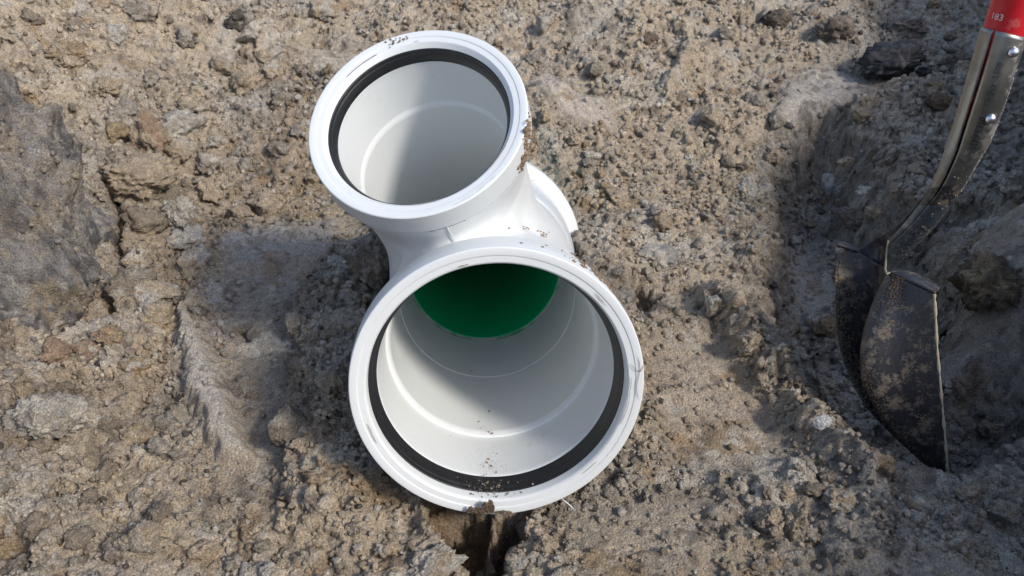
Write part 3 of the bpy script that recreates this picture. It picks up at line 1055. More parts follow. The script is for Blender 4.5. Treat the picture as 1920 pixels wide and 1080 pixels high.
    # rivets
    for px, py, i in ((1897, 92, 4), (1846, 217, 14)):
        c0 = neck_pt(i, math.radians(42))
        # nearest section to the pixel
        bi, bt, bd = 0, 0, 1e9
        for i2 in range(0, 30):
            for t in np.linspace(0.2, 1.3, 30):
                p = neck_pt(i2, t)
                dv = p - camp
                dep = dv[1] * CP - dv[2] * SP
                u = dv[0] / dep * FPX + 960
                v = 540 - (dv[1] * SP + dv[2] * CP) / dep * FPX
                e = (u - px) ** 2 + (v - py) ** 2
                if e < bd: bi, bt, bd = i2, t, e
        p = neck_pt(bi, bt, 0.0005)
        nrm = neck_pt(bi, bt, 0.01) - neck_pt(bi, bt)
        q = Vector(nrm).to_track_quat('Z', 'Y').to_matrix().to_4x4()
        q.translation = Vector(p - base)
        V, F = lathe([(0.0, 0.0052), (0.0012, 0.0050), (0.0026, 0.0042), (0.0036, 0.0028), (0.0041, 0.0012), (0.0042, 0.0001)], 20, q)
        obj("rivet", mesh_np("rivet", V, F), M_RIVET, neck)
    # red handle inside the socket and on upwards
    axis_pts = [(A[i] + B[i]) / 2 for i in (0, 8, 16)]
    ax = Vector(axis_pts[0] - axis_pts[2]).normalized()
    r0 = np.linalg.norm(B[0] - A[0]) / 2
    lo = Vector(axis_pts[2]) + ax * 0.01
    hm = ax.to_track_quat('Z', 'Y').to_matrix().to_4x4()
    hm.translation = lo - tip
    Lh = 0.98
    prof = [(0, r0 * 0.55), (0.03, r0 * 0.82), (0.075, r0 * 0.90), (0.12, r0 * 0.90), (0.4, r0 * 0.80), (Lh - 0.14, r0 * 0.72), (Lh - 0.12, r0 * 0.84), (Lh - 0.02, r0 * 0.84), (Lh, r0 * 0.62), (Lh + 0.004, r0 * 0.02)]
    V, F = lathe(prof, 40, hm)
    handle = obj("handle", mesh_np("handle", V, F), M_RED, root)
    # stamped and printed characters
    def text_mesh(txt, size):
        cu = bpy.data.curves.new("lettering", 'FONT')
        cu.body = txt
        cu.size = size
        cu.align_x = 'LEFT'
        cu.resolution_u = 3
        t = bpy.data.objects.new("lettering", cu)
        COL.objects.link(t)
        dg = bpy.context.evaluated_depsgraph_get()
        me = t.evaluated_get(dg).to_mesh()
        V = np.array([v.co[:] for v in me.vertices])
        F = [tuple(p.vertices) for p in me.polygons]
        bpy.data.objects.remove(t)
        bpy.data.curves.remove(cu)
        return V, F
    C = (A + B) / 2
    seglen = np.concatenate([[0], np.cumsum(np.linalg.norm(np.diff(C, axis=0), axis=1))])
    def stamp(txt, size, i_start, th0, name, mat, lift, par, stretch=1.0):
        V, F = text_mesh(txt, size)
        s_start = np.interp(i_start, np.arange(len(C)), seglen)
        out = []
        for x, y, _ in V:
            s = s_start - x * stretch         # text climbs the neck
            fi = np.interp(s, seglen, np.arange(len(C)))
            i = int(min(max(math.floor(fi), 0), len(C) - 2)); f = fi - i
            rad = np.linalg.norm(B[i] - A[i]) / 2
            th = th0 - (y - size * 0.35) / rad
            p = neck_pt(i, th, lift) * (1 - f) + neck_pt(i + 1, th, lift) * f
            out.append(p - base)
        o = obj(name, mesh_np(name, out, F, smooth=False), mat, par)
        return o
    # section index of the image positions along the neck
    stamp("CHINA 2509", 0.0095, 11.4, math.radians(-12), "stamped_lettering", M_STAMP, 0.0005, neck, 0.92)
    stamp("STMPE350", 0.0100, 20.6, math.radians(-10), "stamped_lettering", M_STAMP, 0.0005, neck, 0.98)
    # worn number on the red handle
    V, F = text_mesh("183", 0.0085)
    to = Vector(camp) - Vector(axis_pts[0])
    to = (to - ax * to.dot(ax)).normalized()
    side = ax.cross(to).normalized()
    if side.x < 0: side = -side
    hb = Vector(axis_pts[0]) + ax * 0.016
    out = []
    rr = r0 * 0.905
    for x, y, _ in V:
        th = (x - 0.0085) / rr - 0.42
        out.append(np.array(hb + ax * y + side * math.sin(th) * rr * 1.02 + to * math.cos(th) * rr * 1.02) - base)
    obj("printed_number", mesh_np("printed_number", out, F, smooth=False), M_PRINT, handle)
    # worn right flank's sunlit streak painted as white flakes; dust in the frog
    rn = np.random.default_rng(8)
    Vs, Fs, Cs, off = [], [], [], 0
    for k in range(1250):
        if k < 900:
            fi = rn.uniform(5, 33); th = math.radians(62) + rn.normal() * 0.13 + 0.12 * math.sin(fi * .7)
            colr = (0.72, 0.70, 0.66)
        else:
            fi = rn.uniform(22, 60); th = 1.25 - 1.7 * rn.random() ** 2.2
            colr = (0.33, 0.28, 0.215)
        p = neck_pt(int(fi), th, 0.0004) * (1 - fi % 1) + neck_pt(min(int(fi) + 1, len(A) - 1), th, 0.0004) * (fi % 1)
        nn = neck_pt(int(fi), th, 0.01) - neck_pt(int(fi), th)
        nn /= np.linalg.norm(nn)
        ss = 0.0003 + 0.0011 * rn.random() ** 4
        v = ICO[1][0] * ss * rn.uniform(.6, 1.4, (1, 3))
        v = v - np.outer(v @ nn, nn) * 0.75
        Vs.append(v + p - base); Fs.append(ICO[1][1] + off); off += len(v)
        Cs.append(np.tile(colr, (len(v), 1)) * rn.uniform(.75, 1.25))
    fl = obj("glint_dust_flakes", mesh_np("glint_dust_flakes", np.concatenate(Vs), np.concatenate(Fs), False, np.concatenate(Cs)), M_SOIL, neck)
    fl["kind"] = "stuff"
    # mud caked on the blade
    rngm = np.random.default_rng(5)
    def cake(name, pix, label=None):
        Vs, Fs, Cs, off = [], [], [], 0
        for (px, py, d, sx, sy, col) in pix:
            V0, F0 = ICO[1]
            v = V0 * (1 + 0.5 * noise3(V0 + rngm.random(3) * 50, 2.3, 3)[:, None])
            ctr = W(px, py, d - 0.002)
            sxm, sym = sx / FPX * d, sy / FPX * d
            right = Vector((1, 0, 0)); up = Vector((0, SP, CP)); fw = Vector((0, CP, -SP))
            w = np.outer(v[:, 0] * sxm, right) + np.outer(v[:, 1] * sym, up) + np.outer(v[:, 2] * min(sxm, sym) * 0.5, fw)
            Vs.append(w + np.array(ctr) - base); Fs.append(F0 + off); off += len(V0)
            Cs.append(np.tile(col, (len(V0), 1)) * (0.85 + 0.3 * rngm.random((len(V0), 1))))
        o = obj(name, mesh_np(name, np.concatenate(Vs), np.concatenate(Fs), False, np.concatenate(Cs)), M_SOIL, blade)
        return o
    mud = (0.24, 0.18, 0.115); rust = (0.165, 0.105, 0.062); pale = (0.36, 0.31, 0.245)
    pix = []
    def surf(u, v):
        fv, fu = v * (g.shape[0] - 1.001), u * (g.shape[1] - 1.001)
        a, b = int(fv), int(fu)
        fv -= a; fu -= b
        p = (g[a, b] * (1 - fu) + g[a, b + 1] * fu) * (1 - fv) + (g[a + 1, b] * (1 - fu) + g[a + 1, b + 1] * fu) * fv
        dv = p - camp
        dep = dv[1] * CP - dv[2] * SP
        return dv[0] / dep * FPX + 960, 540 - (dv[1] * SP + dv[2] * CP) / dep * FPX, dep
    for (u, v, n, su, sv, s, col) in ((0.72, 0.06, 26, 0.05, 0.05, 7, rust), (0.70, 0.15, 14, 0.03, 0.07, 5, mud), (0.73, 0.27, 8, 0.015, 0.06, 4, mud), (0.62, 0.40, 16, 0.02, 0.08, 5, mud),
                                      (0.64, 0.60, 34, 0.03, 0.11, 6, (0.20, 0.155, 0.105)), (0.68, 0.70, 16, 0.04, 0.05, 5, mud), (0.86, 0.57, 3, 0.02, 0.01, 5, pale), (0.80, 0.8, 10, 0.06, 0.04, 3.5, mud),
                                      (0.75, 0.5, 22, 0.12, 0.25, 2.2, pale), (0.04, 0.3, 70, 0.05, 0.18, 9, (0.30, 0.235, 0.16)), (0.08, 0.55, 50, 0.06, 0.16, 9, (0.28, 0.22, 0.155)), (0.2, 0.35, 40, 0.1, 0.2, 5, mud), (0.02, 0.015, 14, 0.02, 0.01, 16, (0.5, 0.46, 0.4))):
        for _ in range(n * 14):
            uu = min(max(u + rngm.normal() * su, 0), 1); vv = min(max(v + rngm.normal() * sv, 0), 0.97)
            px, py, d = surf(uu, vv)
            k = s * (0.05 + 0.24 * rngm.random() ** 3)
            pix.append((px, py, d, k, k * (0.8 + 0.6 * rngm.random()), col))
    o = cake("caked_mud", pix)
    o["kind"] = "stuff"
    return root

shovel()

# ------------------------------------------------------------------ clods
def clod_shape(sub, seed, flat=1.0, planes=6, lump=0.22, fine=0.05):
    V0, F = ICO[sub]
    r = np.random.default_rng(seed)
    V = V0.copy()
    rad = np.ones(len(V))
    # broken faces
    for _ in range(planes):
        n = r.normal(size=3); n /= np.linalg.norm(n)
        d = 0.55 + 0.3 * r.random()
        dt = V0 @ n
        lim = np.where(dt > 1e-3, d / np.maximum(dt, 1e-3), 9)
        k = 0.06
        rad = -k * np.log(np.exp(-rad / k) + np.exp(-np.minimum(lim, 3) / k))
    off = r.random(3) * 40
    rad = rad * (1 + lump * noise3(V0 + off, 1.8, 5) + lump * 0.55 * noise3(V0 + off, 4.1, 6))
    if sub >= 3:
        rad = rad * (1 + fine * noise3(V0 + off, 9.0, 7) + fine * (np.abs(noise3(V0 + off, 7.0, 9)) - .4))
    if sub >= 4:
        rad = rad * (1 + fine * 0.7 * noise3(V0 + off, 19.0, 8) + fine * .5 * noise3(V0 + off, 37.0, 10))
    V = V0 * rad[:, None]
    V[:, 2] *= flat
    return V, F

def clod_color(V, col, seed, var=0.25, spots=None):
    r = np.random.default_rng(seed)
    off = r.random(3) * 30
    c = np.tile(np.array(col), (len(V), 1)) * (1 + var * noise3(V + off, 3.0, 21) + var * 0.6 * noise3(V + off, 9.0, 22))[:, None]
    if spots is not None:
        m = sstep(0.1, 0.4, noise3(V + off, 2.2, 23) + 0.4 * noise3(V + off, 8, 24))[:, None]
        c = c * (1 - m) + np.array(spots) * m
    return np.clip(c, 0.015, 0.7)

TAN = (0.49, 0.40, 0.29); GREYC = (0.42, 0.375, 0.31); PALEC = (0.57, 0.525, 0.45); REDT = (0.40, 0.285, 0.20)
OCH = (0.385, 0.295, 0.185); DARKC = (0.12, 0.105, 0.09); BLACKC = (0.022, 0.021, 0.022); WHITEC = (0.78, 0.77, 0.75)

# px, py (centre), width px, height px, lift (0..1 of half height above the soil), colour, spots, seed, name, label, category
NAMED = [
    (262, 322, 140, 92, 0.45, TAN, None, 1, "soil_clod", "large blocky tan clod beside the grey boulder with a dark gap under it", "clod"),
    (284, 240, 66, 100, 0.30, REDT, TAN, 2, "soil_clod", "reddish tan block leaning above the large tan clod", "clod"),
    (223, 246, 52, 36, 0.5, OCH, None, 3, "soil_clod", "small ochre wedge of soil wedged against the grey boulder's upper right side", "clod"),
    (346, 392, 66, 84, 0.4, PALEC, GREYC, 4, "soil_clod", "whitish upright clod right below the large tan clod", "clod"),
    (392, 300, 58, 46, 0.4, PALEC, TAN, 5, "soil_clod", "pale rounded clod right of the large tan clod", "clod"),
    (398, 356, 40, 58, 0.4, TAN, None, 6, "soil_clod", "narrow brown clod standing beside the whitish upright clod", "clod"),
    (108, 655, 62, 56, 0.45, REDT, None, 7, "soil_clod", "rusty brown clod with a grey top at the left edge below the boulder", "clod"),
    (160, 648, 50, 44, 0.4, REDT, PALEC, 8, "soil_clod", "brown clod just right of the rusty one below the boulder", "clod"),
    (212, 622, 70, 40, 0.35, OCH, REDT, 9, "soil_clod", "orange stained flat clod below the boulder's lower right corner", "clod"),
    (250, 682, 60, 50, 0.4, OCH, PALEC, 10, "soil_clod", "yellowish rounded clod in the lower left rubble", "clod"),
    (92, 765, 150, 88, 0.3, PALEC, GREYC, 11, "soil_clod", "wide pale grey lump of cracked clay at the left edge", "clod"),
    (258, 812, 56, 52, 0.4, TAN, OCH, 12, "soil_clod", "brown clod on the lower left edge of the smooth cut face", "clod"),
    (285, 538, 110, 36, 0.4, PALEC, TAN, 13, "soil_slab", "flat pale slab of soil right of the boulder's foot", "slab"),
    (262, 1000, 90, 56, 0.3, TAN, GREYC, 14, "soil_clod", "low brown clod near the bottom left corner", "clod"),
    (348, 70, 46, 40, 0.4, GREYC, DARKC, 15, "soil_clod", "dark grey clod high on the slope left of the upper pipe mouth", "clod"),
    (452, 34, 52, 44, 0.45, DARKC, GREYC, 16, "soil_clod", "dark lump at the top edge left of the upper pipe mouth", "clod"),
    (128, 95, 76, 44, 0.3, OCH, TAN, 17, "soil_clod", "ochre clod just below the pale slab at the top left", "clod"),
    (200, 160, 62, 46, 0.35, TAN, None, 18, "soil_clod", "tan clod above the crown of the grey boulder", "clod"),
    (420, 118, 44, 38, 0.4, TAN, GREYC, 19, "soil_clod", "brown knob of soil halfway up the slope left of the upper mouth", "clod"),
    (1662, 122, 130, 84, 0.75, BLACKC, (0.05, 0.048, 0.05), 20, "black_lump", "jagged black lump on the far right slope behind the shovel neck", "lump"),
    (1732, 132, 40, 26, 0.5, BLACKC, None, 21, "black_lump", "small black fragment at the right end of the jagged black lump", "lump"),
    (1549, 340, 46, 52, 0.45, WHITEC, PALEC, 22, "stone", "white angular stone at the foot of the cut face above the shovel", "stone"),
    (1540, 786, 42, 36, 0.4, WHITEC, None, 23, "stone", "white pointed chip lying left of the shovel blade", "stone"),
    (1543, 606, 50, 56, 0.5, OCH, REDT, 24, "soil_clod", "orange tan clod close to the left edge of the shovel blade", "clod"),
    (1232, 474, 92, 56, 0.25, (0.34, 0.33, 0.315), PALEC, 25, "soil_slab", "smooth bluish grey slab half buried right of the pipe", "slab"),
    (1020, 45, 40, 40, 0.5, GREYC, PALEC, 26, "stone", "round grey stone on the slope above the upper pipe mouth's right side", "stone"),
    (1217, 72, 38, 26, 0.5, (0.20, 0.15, 0.11), None, 27, "stone", "smooth flat brown pebble on the slope right of the upper pipe mouth", "stone"),
    (1342, 566, 52, 56, 0.4, PALEC, OCH, 28, "soil_clod", "pale yellowish clod at the top of the crumbly ridge", "clod"),
    (1404, 634, 48, 66, 0.45, TAN, PALEC, 29, "soil_clod", "upright crumbly block capping the ridge beside the trench", "clod"),
    (1572, 930, 70, 56, 0.45, TAN, PALEC, 30, "soil_clod", "angular tan clod in the rubble below the shovel", "clod"),
    (1488, 966, 50, 86, 0.4, TAN, GREYC, 31, "soil_clod", "upright wedge shaped clod with a dark crack at its left foot", "clod"),
    (1812, 918, 52, 50, 0.45, TAN, GREYC, 32, "soil_clod", "rounded clod just right of the shovel tip", "clod"),
    (1455, 222, 40, 44, 0.5, GREYC, PALEC, 33, "stone", "grey stone at the near end of the pale shelf above the trench", "stone"),
    (1478, 226, 30, 28, 0.5, PALEC, None, 34, "stone", "small pale stone touching the grey stone above the trench", "stone"),
    (1756, 188, 60, 44, 0.45, (0.22, 0.165, 0.11), None, 35, "soil_clod", "brown clod on the terrace directly left of the shovel neck", "clod"),
    (1748, 160, 34, 22, 0.45, OCH, None, 36, "soil_clod", "small yellow clod behind the brown clod on the terrace", "clod"),
    (700, 492, 100, 136, 0.75, (0.30, 0.25, 0.19), GREYC, 37, "soil_clod", "tall dark clod stuck against the left side of the white fitting", "clod"),
    (806, 1046, 150, 86, 0.35, PALEC, TAN, 38, "soil_clod", "broad pale lump in front of the hole below the lower mouth", "clod"),
    (907, 1078, 46, 46, 0.5, PALEC, None, 39, "soil_clod", "small pale knob at the near end of the hole below the lower mouth", "clod"),
    (1600, 690, 54, 40, 0.3, (0.33, 0.32, 0.30), GREYC, 40, "soil_clod", "bluish grey clod in the trench left of the blade", "clod"),
    (1580, 640, 40, 46, 0.35, GREYC, TAN, 41, "soil_clod", "grey clod tucked behind the orange tan clod by the blade", "clod"),
    (1440, 960, 60, 70, 0.3, TAN, GREYC, 42, "soil_clod", "brown lump left of the upright wedge shaped clod", "clod"),
    (1845, 790, 52, 46, 0.4, TAN, DARKC, 43, "soil_clod", "brown clod in the hollow right of the shovel blade", "clod"),
    (1880, 950, 76, 56, 0.4, GREYC, TAN, 44, "soil_clod", "grey brown clod near the bottom right corner", "clod"),
    (1110, 290, 44, 16, 0.5, PALEC, None, 45, "soil_slab", "small thin flat chip casting a shadow right of the white branch", "chip"),
    (1335, 215, 50, 44, 0.4, TAN, PALEC, 46, "soil_clod", "tan clod below the crumbly spur on the right slope", "clod"),
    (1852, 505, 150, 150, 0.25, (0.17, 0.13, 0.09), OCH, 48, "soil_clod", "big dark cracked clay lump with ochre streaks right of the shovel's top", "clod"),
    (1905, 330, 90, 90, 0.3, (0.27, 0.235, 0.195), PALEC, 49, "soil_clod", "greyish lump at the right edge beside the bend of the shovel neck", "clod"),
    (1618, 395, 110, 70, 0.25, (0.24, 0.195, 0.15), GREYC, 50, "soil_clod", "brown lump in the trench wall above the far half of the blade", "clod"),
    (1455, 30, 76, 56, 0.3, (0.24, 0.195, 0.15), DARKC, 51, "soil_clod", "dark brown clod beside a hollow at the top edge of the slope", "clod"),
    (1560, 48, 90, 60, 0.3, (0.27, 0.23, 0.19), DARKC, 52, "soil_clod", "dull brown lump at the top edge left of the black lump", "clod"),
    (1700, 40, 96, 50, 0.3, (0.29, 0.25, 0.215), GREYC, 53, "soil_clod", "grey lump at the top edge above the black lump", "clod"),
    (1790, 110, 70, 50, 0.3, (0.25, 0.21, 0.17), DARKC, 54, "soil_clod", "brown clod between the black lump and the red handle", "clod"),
    (930, 985, 26, 30, 0.3, (0.22, 0.16, 0.11), None, 47, "soil_clod", "small brown clod hanging at the hole's right side under the lip", "clod"),
]
RUSTC = (0.22, 0.115, 0.052)

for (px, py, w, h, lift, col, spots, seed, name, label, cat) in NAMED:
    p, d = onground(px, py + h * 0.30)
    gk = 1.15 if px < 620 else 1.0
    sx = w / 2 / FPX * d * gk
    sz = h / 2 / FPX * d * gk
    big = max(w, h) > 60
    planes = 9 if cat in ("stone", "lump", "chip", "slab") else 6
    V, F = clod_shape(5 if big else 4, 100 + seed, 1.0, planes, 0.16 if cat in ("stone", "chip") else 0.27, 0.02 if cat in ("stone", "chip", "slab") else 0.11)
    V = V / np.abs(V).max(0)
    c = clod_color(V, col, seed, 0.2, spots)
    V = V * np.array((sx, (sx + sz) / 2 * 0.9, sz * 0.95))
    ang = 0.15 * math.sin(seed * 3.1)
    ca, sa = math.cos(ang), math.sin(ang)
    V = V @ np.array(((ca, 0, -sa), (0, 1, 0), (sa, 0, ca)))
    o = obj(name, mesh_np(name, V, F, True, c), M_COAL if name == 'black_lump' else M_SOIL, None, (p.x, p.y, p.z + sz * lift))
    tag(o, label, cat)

# big grey boulder of stiff clay at the left edge
def boulder():
    V0, F = ICO[5]
    import bmesh
    bm = bmesh.new()
    bmesh.ops.create_icosphere(bm, subdivisions=7, radius=1)
    V0 = np.array([v.co[:] for v in bm.verts]); F = np.array([[v.index for v in f.verts] for f in bm.faces]); bm.free()
    d = V0
    q = 5.0
    rad = 1 / (np.abs(d[:, 0]) ** q + np.abs(d[:, 1]) ** q + np.abs(d[:, 2]) ** q) ** (1 / q)
    V = d * rad[:, None]
    V = V * np.array((0.275, 0.16, 0.32))
    # the top slopes off to the right, the dug face leans back
    V[:, 1] += 0.13 * (V[:, 2] + 0.2)
    V[:, 2] -= 0.55 * np.maximum(0, V[:, 0] - 0.10) * sstep(0, .1, V[:, 2])
    V = V * (1 + 0.09 * noise3(V, 7, 1) + 0.06 * noise3(V, 15, 2))[:, None]
    topw = sstep(0.05, 0.18, V[:, 2] + 0.05 * noise3(V, 20, 12))
    V = V + d * (0.0045 * noise3(V * np.array((1, 1, 0.14)), 110, 3) * (1 - topw) + 0.022 * noise3(V, 40, 4) * topw + (0.006 + .006 * topw) * noise3(V, 90, 5) + 0.005 * noise3(V, 190, 6) + 0.003 * noise3(V, 400, 7) + 0.016 * np.maximum(0, noise3(V, 24, 8)))[:, None]
    pit = np.exp(-(((V[:, 0] - 0.06) / 0.03) ** 2 + ((V[:, 2] + 0.03) / 0.025) ** 2)) * (d[:, 1] < 0)
    V[:, 1] += 0.05 * pit
    f5 = lambda sc, sd: noise3(V, sc, sd) + .6 * noise3(V, sc * 2.3, sd + 1) + .45 * noise3(V, sc * 5.1, sd + 2) + .4 * noise3(V, sc * 11, sd + 3)
    grey = np.array((0.285, 0.268, 0.25)); dk = np.array((0.13, 0.125, 0.126)); och = np.array((0.38, 0.315, 0.225)); pale = np.array((0.44, 0.415, 0.375))
    a = sstep(-.35, .45, f5(22, 31) + 0.5 * noise3(V * np.array((1, 1, .12)), 60, 35))[:, None]
    c = grey * (1 - a) + dk * a
    b = sstep(0.35, 0.62, f5(27, 41))[:, None] * 0.75
    c = c * (1 - b) + och * b
    b = sstep(0.35, 0.6, f5(55, 51))[:, None] * 0.7
    c = c * (1 - b) + pale * b
    b = topw[:, None] * 0.45 * sstep(-.6, .3, f5(20, 61))[:, None]
    c = c * (1 - b) + np.array((0.385, 0.31, 0.23)) * b
    low = sstep(-0.02, -0.16, V[:, 2])[:, None] * 0.55
    c = c * (1 - low) + np.array((0.275, 0.24, 0.20)) * low
    p, dd = onground(90, 575)
    o = obj("clay_boulder", mesh_np("clay_boulder", V, F, True, c), M_SOIL, None, (p.x - 0.262, p.y + 0.05, p.z + 0.0))
    o.rotation_euler = (0, 0, 0.12)
    # crumbs sticking to its top and shoulders
    r = np.random.default_rng(21)
    wgt = np.clip(0.25 + 0.75 * topw + 0.5 * f5(9, 71), 0.02, 1.5) * (V[:, 1] < 0.2)
    pk = r.choice(len(V), 3200, p=wgt / wgt.sum())
    F1 = ICO[1][1]
    sh = np.array([clod_shape(1, 970 + q, 1.0, 3, 0.30, 0)[0] for q in range(8)])
    sz = 0.0014 + 0.0055 * r.random(len(pk)) ** 3
    P1 = sh[r.integers(0, 8, len(pk))] * sz[:, None, None] * r.uniform(.7, 1.2, (len(pk), 1, 3)) + V[pk][:, None, :]
    FF = F1[None] + (np.arange(len(pk)) * P1.shape[1])[:, None, None]
    cc = np.where(r.random((len(pk), 1)) < .6, c[pk] * 1.15, np.array((0.37, 0.31, 0.23))) * r.uniform(.75, 1.25, (len(pk), 1))
    st = obj("stuck_crumbs", mesh_np("stuck_crumbs", P1.reshape(-1, 3), FF.reshape(-1, 3), False, np.repeat(cc, P1.shape[1], 0)), M_SOIL, o)
    st["kind"] = "stuff"
    tag(o, "big dark grey boulder of stiff clay with a smeared face at the left edge", "boulder")

boulder()

# soil clinging to the lower lip and small splashes on the fitting
def lip_soil():
    Vs, Fs, Cs, off = [], [], [], 0
    r = np.random.default_rng(3)
    for k in range(520):
        u = r.random()
        if k < 430:      # a ragged wedge, tallest at its right end
            px = 874 + 52 * u ** 0.75
            top = 960 - 7 - 16 * max(0, 1 - abs(px - 917) / 17) - 3 * math.sin(px * .5)
            py = top + (962 - top) * r.random()
        else:
            px, py = 930 + 30 * u, 961.5 - 3.0 * r.random() * math.sin(math.pi * u)
        V0, F0 = ICO[1]
        v = V0 * (1 + .3 * noise3(V0 + r.random(3) * 30, 2, 2))[:, None] * (0.0006 + 0.0013 * r.random() ** 2)
        d = 0.9065 + (py - 950) * 0.00045
        Vs.append(v + np.array(W(px, py, d - .0012))); Fs.append(F0 + off); off += len(V0)
        Cs.append(np.tile((0.24, 0.175, 0.115), (len(V0), 1)) * (0.7 + .6 * r.random()))
    o = obj("stuck_soil", mesh_np("stuck_soil", np.concatenate(Vs), np.concatenate(Fs), False, np.concatenate(Cs)), M_SOIL)
    tag(o, "brown crumb of soil stuck on the bottom of the lower mouth's lip", "soil")

lip_soil()

def wye_local_specks():
    """dried crumbs on the flanks of the fitting, on the gasket and inside the lower mouth"""
    r = np.random.default_rng(9)
    Vs, Fs, Cs, off = [], [], [], 0
    def put(p, s, col, flat_n=None):
        nonlocal off
        V0, F0 = ICO[1] if s < 0.0012 else ICO[2]
        v = V0 * (1 + .3 * noise3(V0 + r.random(3) * 30, 2, 2))[:, None] * s
        if flat_n is not None:
            nn = np.array(flat_n)
            v = v - np.outer(v @ nn, nn) * 0.6
        Vs.append(v + np.array(p)); Fs.append(F0 + off); off += len(V0)
        Cs.append(np.tile(col, (len(V0), 1)) * (0.8 + .4 * r.random()))
    brown = (0.40, 0.29, 0.20)
    # inside the lower mouth, near the bottom
    for k in range(330):
        a = -math.pi / 2 - 0.36 + r.normal() * (0.05 if k < 60 else 0.11)
        z = -0.035 - abs(r.normal()) * 0.10 if k > 14 else -0.06 + r.normal() * 0.01
        rad = 0.1362 if z > -0.126 else 0.1302
        put((rad * math.cos(a), rad * math.sin(a), z), 0.00016 + 0.00022 * r.random() if k > 34 else 0.0004 + 0.0011 * r.random() ** 3, brown)
    for k in range(220):   # on the gasket and the bevel
        a = -math.pi / 2 - 0.36 + r.normal() * 0.14
        z = -0.006 - 0.028 * r.random()
        rad = np.interp(-z, [0.0045, 0.0169, 0.0398], [0.1464, 0.1448, 0.1386])
        put((rad * math.cos(a), rad * math.sin(a), z), 0.0002 + 0.0014 * r.random() ** 5, (0.40, 0.34, 0.27))
    # flank of the lower bell (right side), seen as an earth rim
    for k in range(420):
        a = 0.32 + r.normal() * 0.2
        z = -0.012 - 0.03 * r.random()
        put((0.1672 * math.cos(a), 0.1672 * math.sin(a), z), 0.0007 + 0.0022 * r.random() ** 2, brown, (math.cos(a), math.sin(a), 0))
    # flank of the branch bell
    for k in range(260):
        cl = k % 3
        a = (-0.45, -0.62, -0.30)[cl] + r.normal() * 0.06
        s = (-0.008, -0.03, -0.05)[cl] + 0.006 * r.normal()
        rad = 0.1266 if s > -0.031 else float(np.interp(s, [-0.075, -0.048, -0.036], [0.115, 0.1222, 0.1246]))
        q = BR_M @ Vector((rad * math.cos(a), rad * math.sin(a), s))
        put(tuple(q), 0.0006 + 0.0024 * r.random() ** 2, brown)
    # far bell
    for k in range(160):
        a = math.radians(62) + r.normal() * 0.18
        z = -MAIN_LEN + 0.052 + 0.010 * r.normal()
        rad = 0.1765 if z < -MAIN_LEN + 0.052 else 0.1585
        put((rad * math.cos(a), rad * math.sin(a), z), 0.0006 + 0.0022 * r.random() ** 2, brown)
    # dabs on the saddle
    o = np.array(WYE_INV @ Vector((0, 0, CAMH)))
    R3 = np.array(WYE_INV.to_3x3())
    for (px, py, n, sx, sy) in ((983, 428.5, 12, 4, 1.5), (1018, 441, 22, 6, 2.5), (1009, 433, 6, 3, 1), (956, 428, 3, 2, .5), (1073, 477, 14, 5, 2)):
        for k in range(n):
            dv = R3 @ np.array(W(px + r.normal() * sx, py + r.normal() * sy, 1.0) - Vector((0, 0, CAMH)))
            dv /= np.linalg.norm(dv)
            pt = o + dv * 0.75
            for _ in range(60):
                pt = pt + dv * wye_sdf(pt[None])[0][0] * 0.8
            put(pt, 0.0005 + 0.0016 * r.random(), (0.40, 0.26, 0.17), (0, 1, 0))
    # upper lip chip
    for k in range(24):
        a = math.radians(89) + r.normal() * 0.05
        rad = 0.119 + r.normal() * 0.003
        q = BR_M @ Vector((rad * math.cos(a), rad * math.sin(a), 0.0004))
        put(tuple(q), 0.0004 + 0.0012 * r.random(), (0.33, 0.24, 0.16))
    o = obj("dried_soil_specks", mesh_np("dried_soil_specks", np.concatenate(Vs), np.concatenate(Fs), True, np.concatenate(Cs)), M_SOIL)
    o.matrix_world = WYE_M
    tag(o, "dried soil specks sprinkled over the white fitting and its rubber rings", "soil", kind="stuff")

wye_local_specks()

# ------------------------------------------------------------------ loose clods, one object each, then crumbs as one mass
def wye_mask(x, y, z, margin=0.0):
    q = np.array(WYE_INV) @ np.stack([x, y, z, np.ones_like(x)], 0)
    rho = np.hypot(q[0], q[1])
    return (rho < 0.178 + margin) & (q[2] < 0.02) & (q[2] > -MAIN_LEN - 0.02)

def project(x, y, z):
    dep = y * CP - (z - CAMH) * SP
    return x / dep * FPX + 960, 540 - (y * SP + (z - CAMH) * CP) / dep * FPX, dep

PAL = np.array([TAN, GREYC, PALEC, TAN, (0.30, 0.25, 0.19), OCH, GREYC, (0.25, 0.21, 0.165)])
PROT = []
for k in range(18):
    V, F = clod_shape(4, 700 + k, 1.0, 8, 0.30, 0.13)
    V = V / np.abs(V).max(0) * np.array((1, 0.8 + 0.3 * random.random(), 0.65 + 0.3 * random.random()))
    c = clod_color(V, PAL[k % len(PAL)], 50 + k, 0.22, PAL[(k * 3 + 1) % len(PAL)] if k % 2 else None)
    me = mesh_np("soil_clod", V, F, True, c)
    me.materials.append(M_SOIL)
    PROT.append(me)

def zone(px, py):
    if px > 1440 and py > 380: return ("small clod among many lying loose in the shaded trench round the shovel", "loose clods in the shovel trench")
    if px > 1440: return ("small loose clod on the shaded rubble terrace behind the shovel neck", "loose clods on the terrace behind the shovel")
    if px < 620 and py < 560: return ("small loose tan clod on the rubble slope between the boulder and the upper pipe mouth", "loose clods on the upper left slope")
    if px < 620: return ("small loose clod in the rubble of the lower left ground", "loose clods in the lower left rubble")
    if py < 520: return ("small loose clod on the sunlit slope right of and above the white fitting", "loose clods on the upper right slope")
    return ("small loose clod on the sunlit bench in front and right of the lower pipe mouth", "loose clods in front of the pipe")

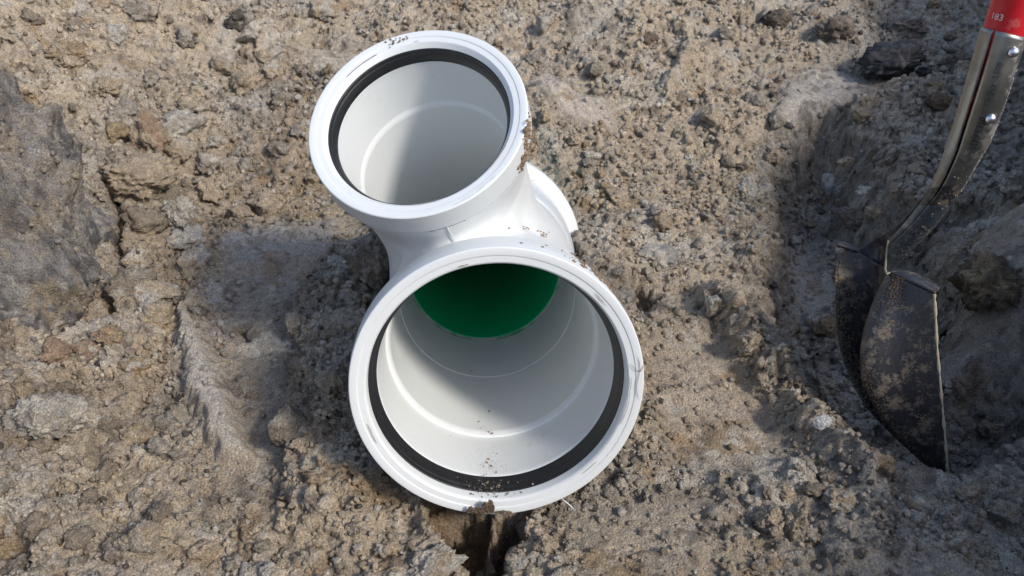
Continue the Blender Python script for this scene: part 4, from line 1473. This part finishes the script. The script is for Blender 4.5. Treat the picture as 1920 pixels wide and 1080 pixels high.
n_ind = 0
tries = 0
placed = []
while n_ind < 245 and tries < 6000:
    tries += 1
    px, py = random.uniform(-10, 1930), random.uniform(-5, 1085)
    p, d = onground(px, py)
    col, rg = hcol(np.array([p.x]), np.array([p.y]))
    if rg[0] < 0.75 or random.random() > rg[0] * 0.8: continue
    if wye_mask(np.array([p.x]), np.array([p.y]), np.array([p.z]), 0.012)[0]: continue
    if ((px - 930) / 290) ** 2 + ((py - 705) / 272) ** 2 < 1 or ((px - 790) / 220) ** 2 + ((py - 250) / 200) ** 2 < 1 or (780 < px < 1080 and 330 < py < 520): continue
    if px < 215 and 150 < py < 590: continue
    if 1560 < px < 1790 and 440 < py < 910: continue
    size = (9 + 15 * random.random() ** 2.2) * (2.2 if px < 620 else 1.15)
    s = size / FPX * d
    if any((p.x - q[0]) ** 2 + (p.y - q[1]) ** 2 < (s + q[2]) ** 2 * 0.6 for q in placed): continue
    placed.append((p.x, p.y, s))
    o = bpy.data.objects.new("soil_clod", PROT[random.randrange(len(PROT))])
    COL.objects.link(o)
    o.location = (p.x, p.y, p.z + s * 0.15)
    o.rotation_euler = (random.uniform(-.5, .5), random.uniform(-.5, .5), random.uniform(0, 6.28))
    o.scale = (s, s * random.uniform(0.8, 1.1), s * random.uniform(0.8, 1.1))
    lb, gp = zone(px, py)
    tag(o, lb, "clod", gp)
    n_ind += 1

def crumbs():
    r = RNG
    n = 235000
    # uniform over the ground in view
    y = r.uniform(0.42, 3.0, n)
    x = r.uniform(-2.0, 2.0, n)
    keepv = np.abs(x) < 0.70 * (y * CP + CAMH * SP) + 0.03
    x, y = x[keepv], y[keepv]
    col, rg = hcol(x, y)
    patch = fbm2(x, y, 9, 771, 3)
    # nearer ground shows smaller crumbs
    dep = y * CP + CAMH * SP
    pr = np.clip(rg - 0.15, 0.03, 1.2) * (0.35 + 0.9 * sstep(-0.3, 0.3, patch)) * np.clip(1.35 / dep, 0.3, 1.3) ** 1.2
    k = r.random(len(x)) < pr * 0.80
    x, y, col, rg, dep = x[k], y[k], col[k], rg[k], dep[k]
    z = hz(x, y)
    m = ~wye_mask(x, y, z, 0.004)
    x, y, z, col, dep = x[m], y[m], z[m], col[m], dep[m]
    n = len(x)
    s = (0.0013 + 0.0046 * r.random(n) ** 3.6) * (0.75 + 0.35 * dep)
    shapes = [clod_shape(2, 900 + q, 1.0, 5, 0.30, 0)[0] for q in range(12)]
    sh1 = [clod_shape(1, 950 + q, 1.0, 3, 0.30, 0)[0] for q in range(12)]
    Vs, Fs, Cs, off = [], [], [], 0
    for lev, sel, shp in ((2, s > 0.0066, shapes), (1, s <= 0.0066, sh1)):
        idx = np.where(sel)[0]
        F0 = ICO[lev][1]
        S = np.array(shp)
        pick = r.integers(0, len(shp), len(idx))
        V = S[pick] * s[idx][:, None, None]
        V = V * r.uniform(0.7, 1.15, (len(idx), 1, 3))
        a = r.uniform(0, 6.28, len(idx)); ca, sa = np.cos(a)[:, None], np.sin(a)[:, None]
        xx = V[:, :, 0] * ca - V[:, :, 1] * sa
        yy = V[:, :, 0] * sa + V[:, :, 1] * ca
        b = r.uniform(-.7, .7, len(idx)); cb, sb = np.cos(b)[:, None], np.sin(b)[:, None]
        y2 = yy * cb - V[:, :, 2] * sb
        z2 = yy * sb + V[:, :, 2] * cb
        V = np.stack([xx + x[idx][:, None], y2 + y[idx][:, None], z2 + (z[idx] + s[idx] * 0.45)[:, None]], -1)
        nv = V.shape[1]
        F = F0[None] + (np.arange(len(idx)) * nv)[:, None, None] + off
        off += len(idx) * nv
        c = col[idx] * r.uniform(0.72, 1.28, (len(idx), 1))
        alt = r.random(len(idx))
        c = np.where(alt[:, None] < 0.06, np.array(PALEC), c)
        c = np.where(alt[:, None] > 0.975, np.array(DARKC), c)
        Vs.append(V.reshape(-1, 3)); Fs.append(F.reshape(-1, 3)); Cs.append(np.repeat(c, nv, 0))
    o = obj("soil_crumbs", mesh_np("soil_crumbs", np.concatenate(Vs), np.concatenate(Fs), False, np.concatenate(Cs)), M_SOIL)
    tag(o, "countless small crumbs and grains of loose soil scattered over the ground", "crumbs", kind="stuff")
    print("crumbs", n, "tris", sum(len(f) for f in Fs), "ground", NX, NY, NX * NY * 2)

crumbs()
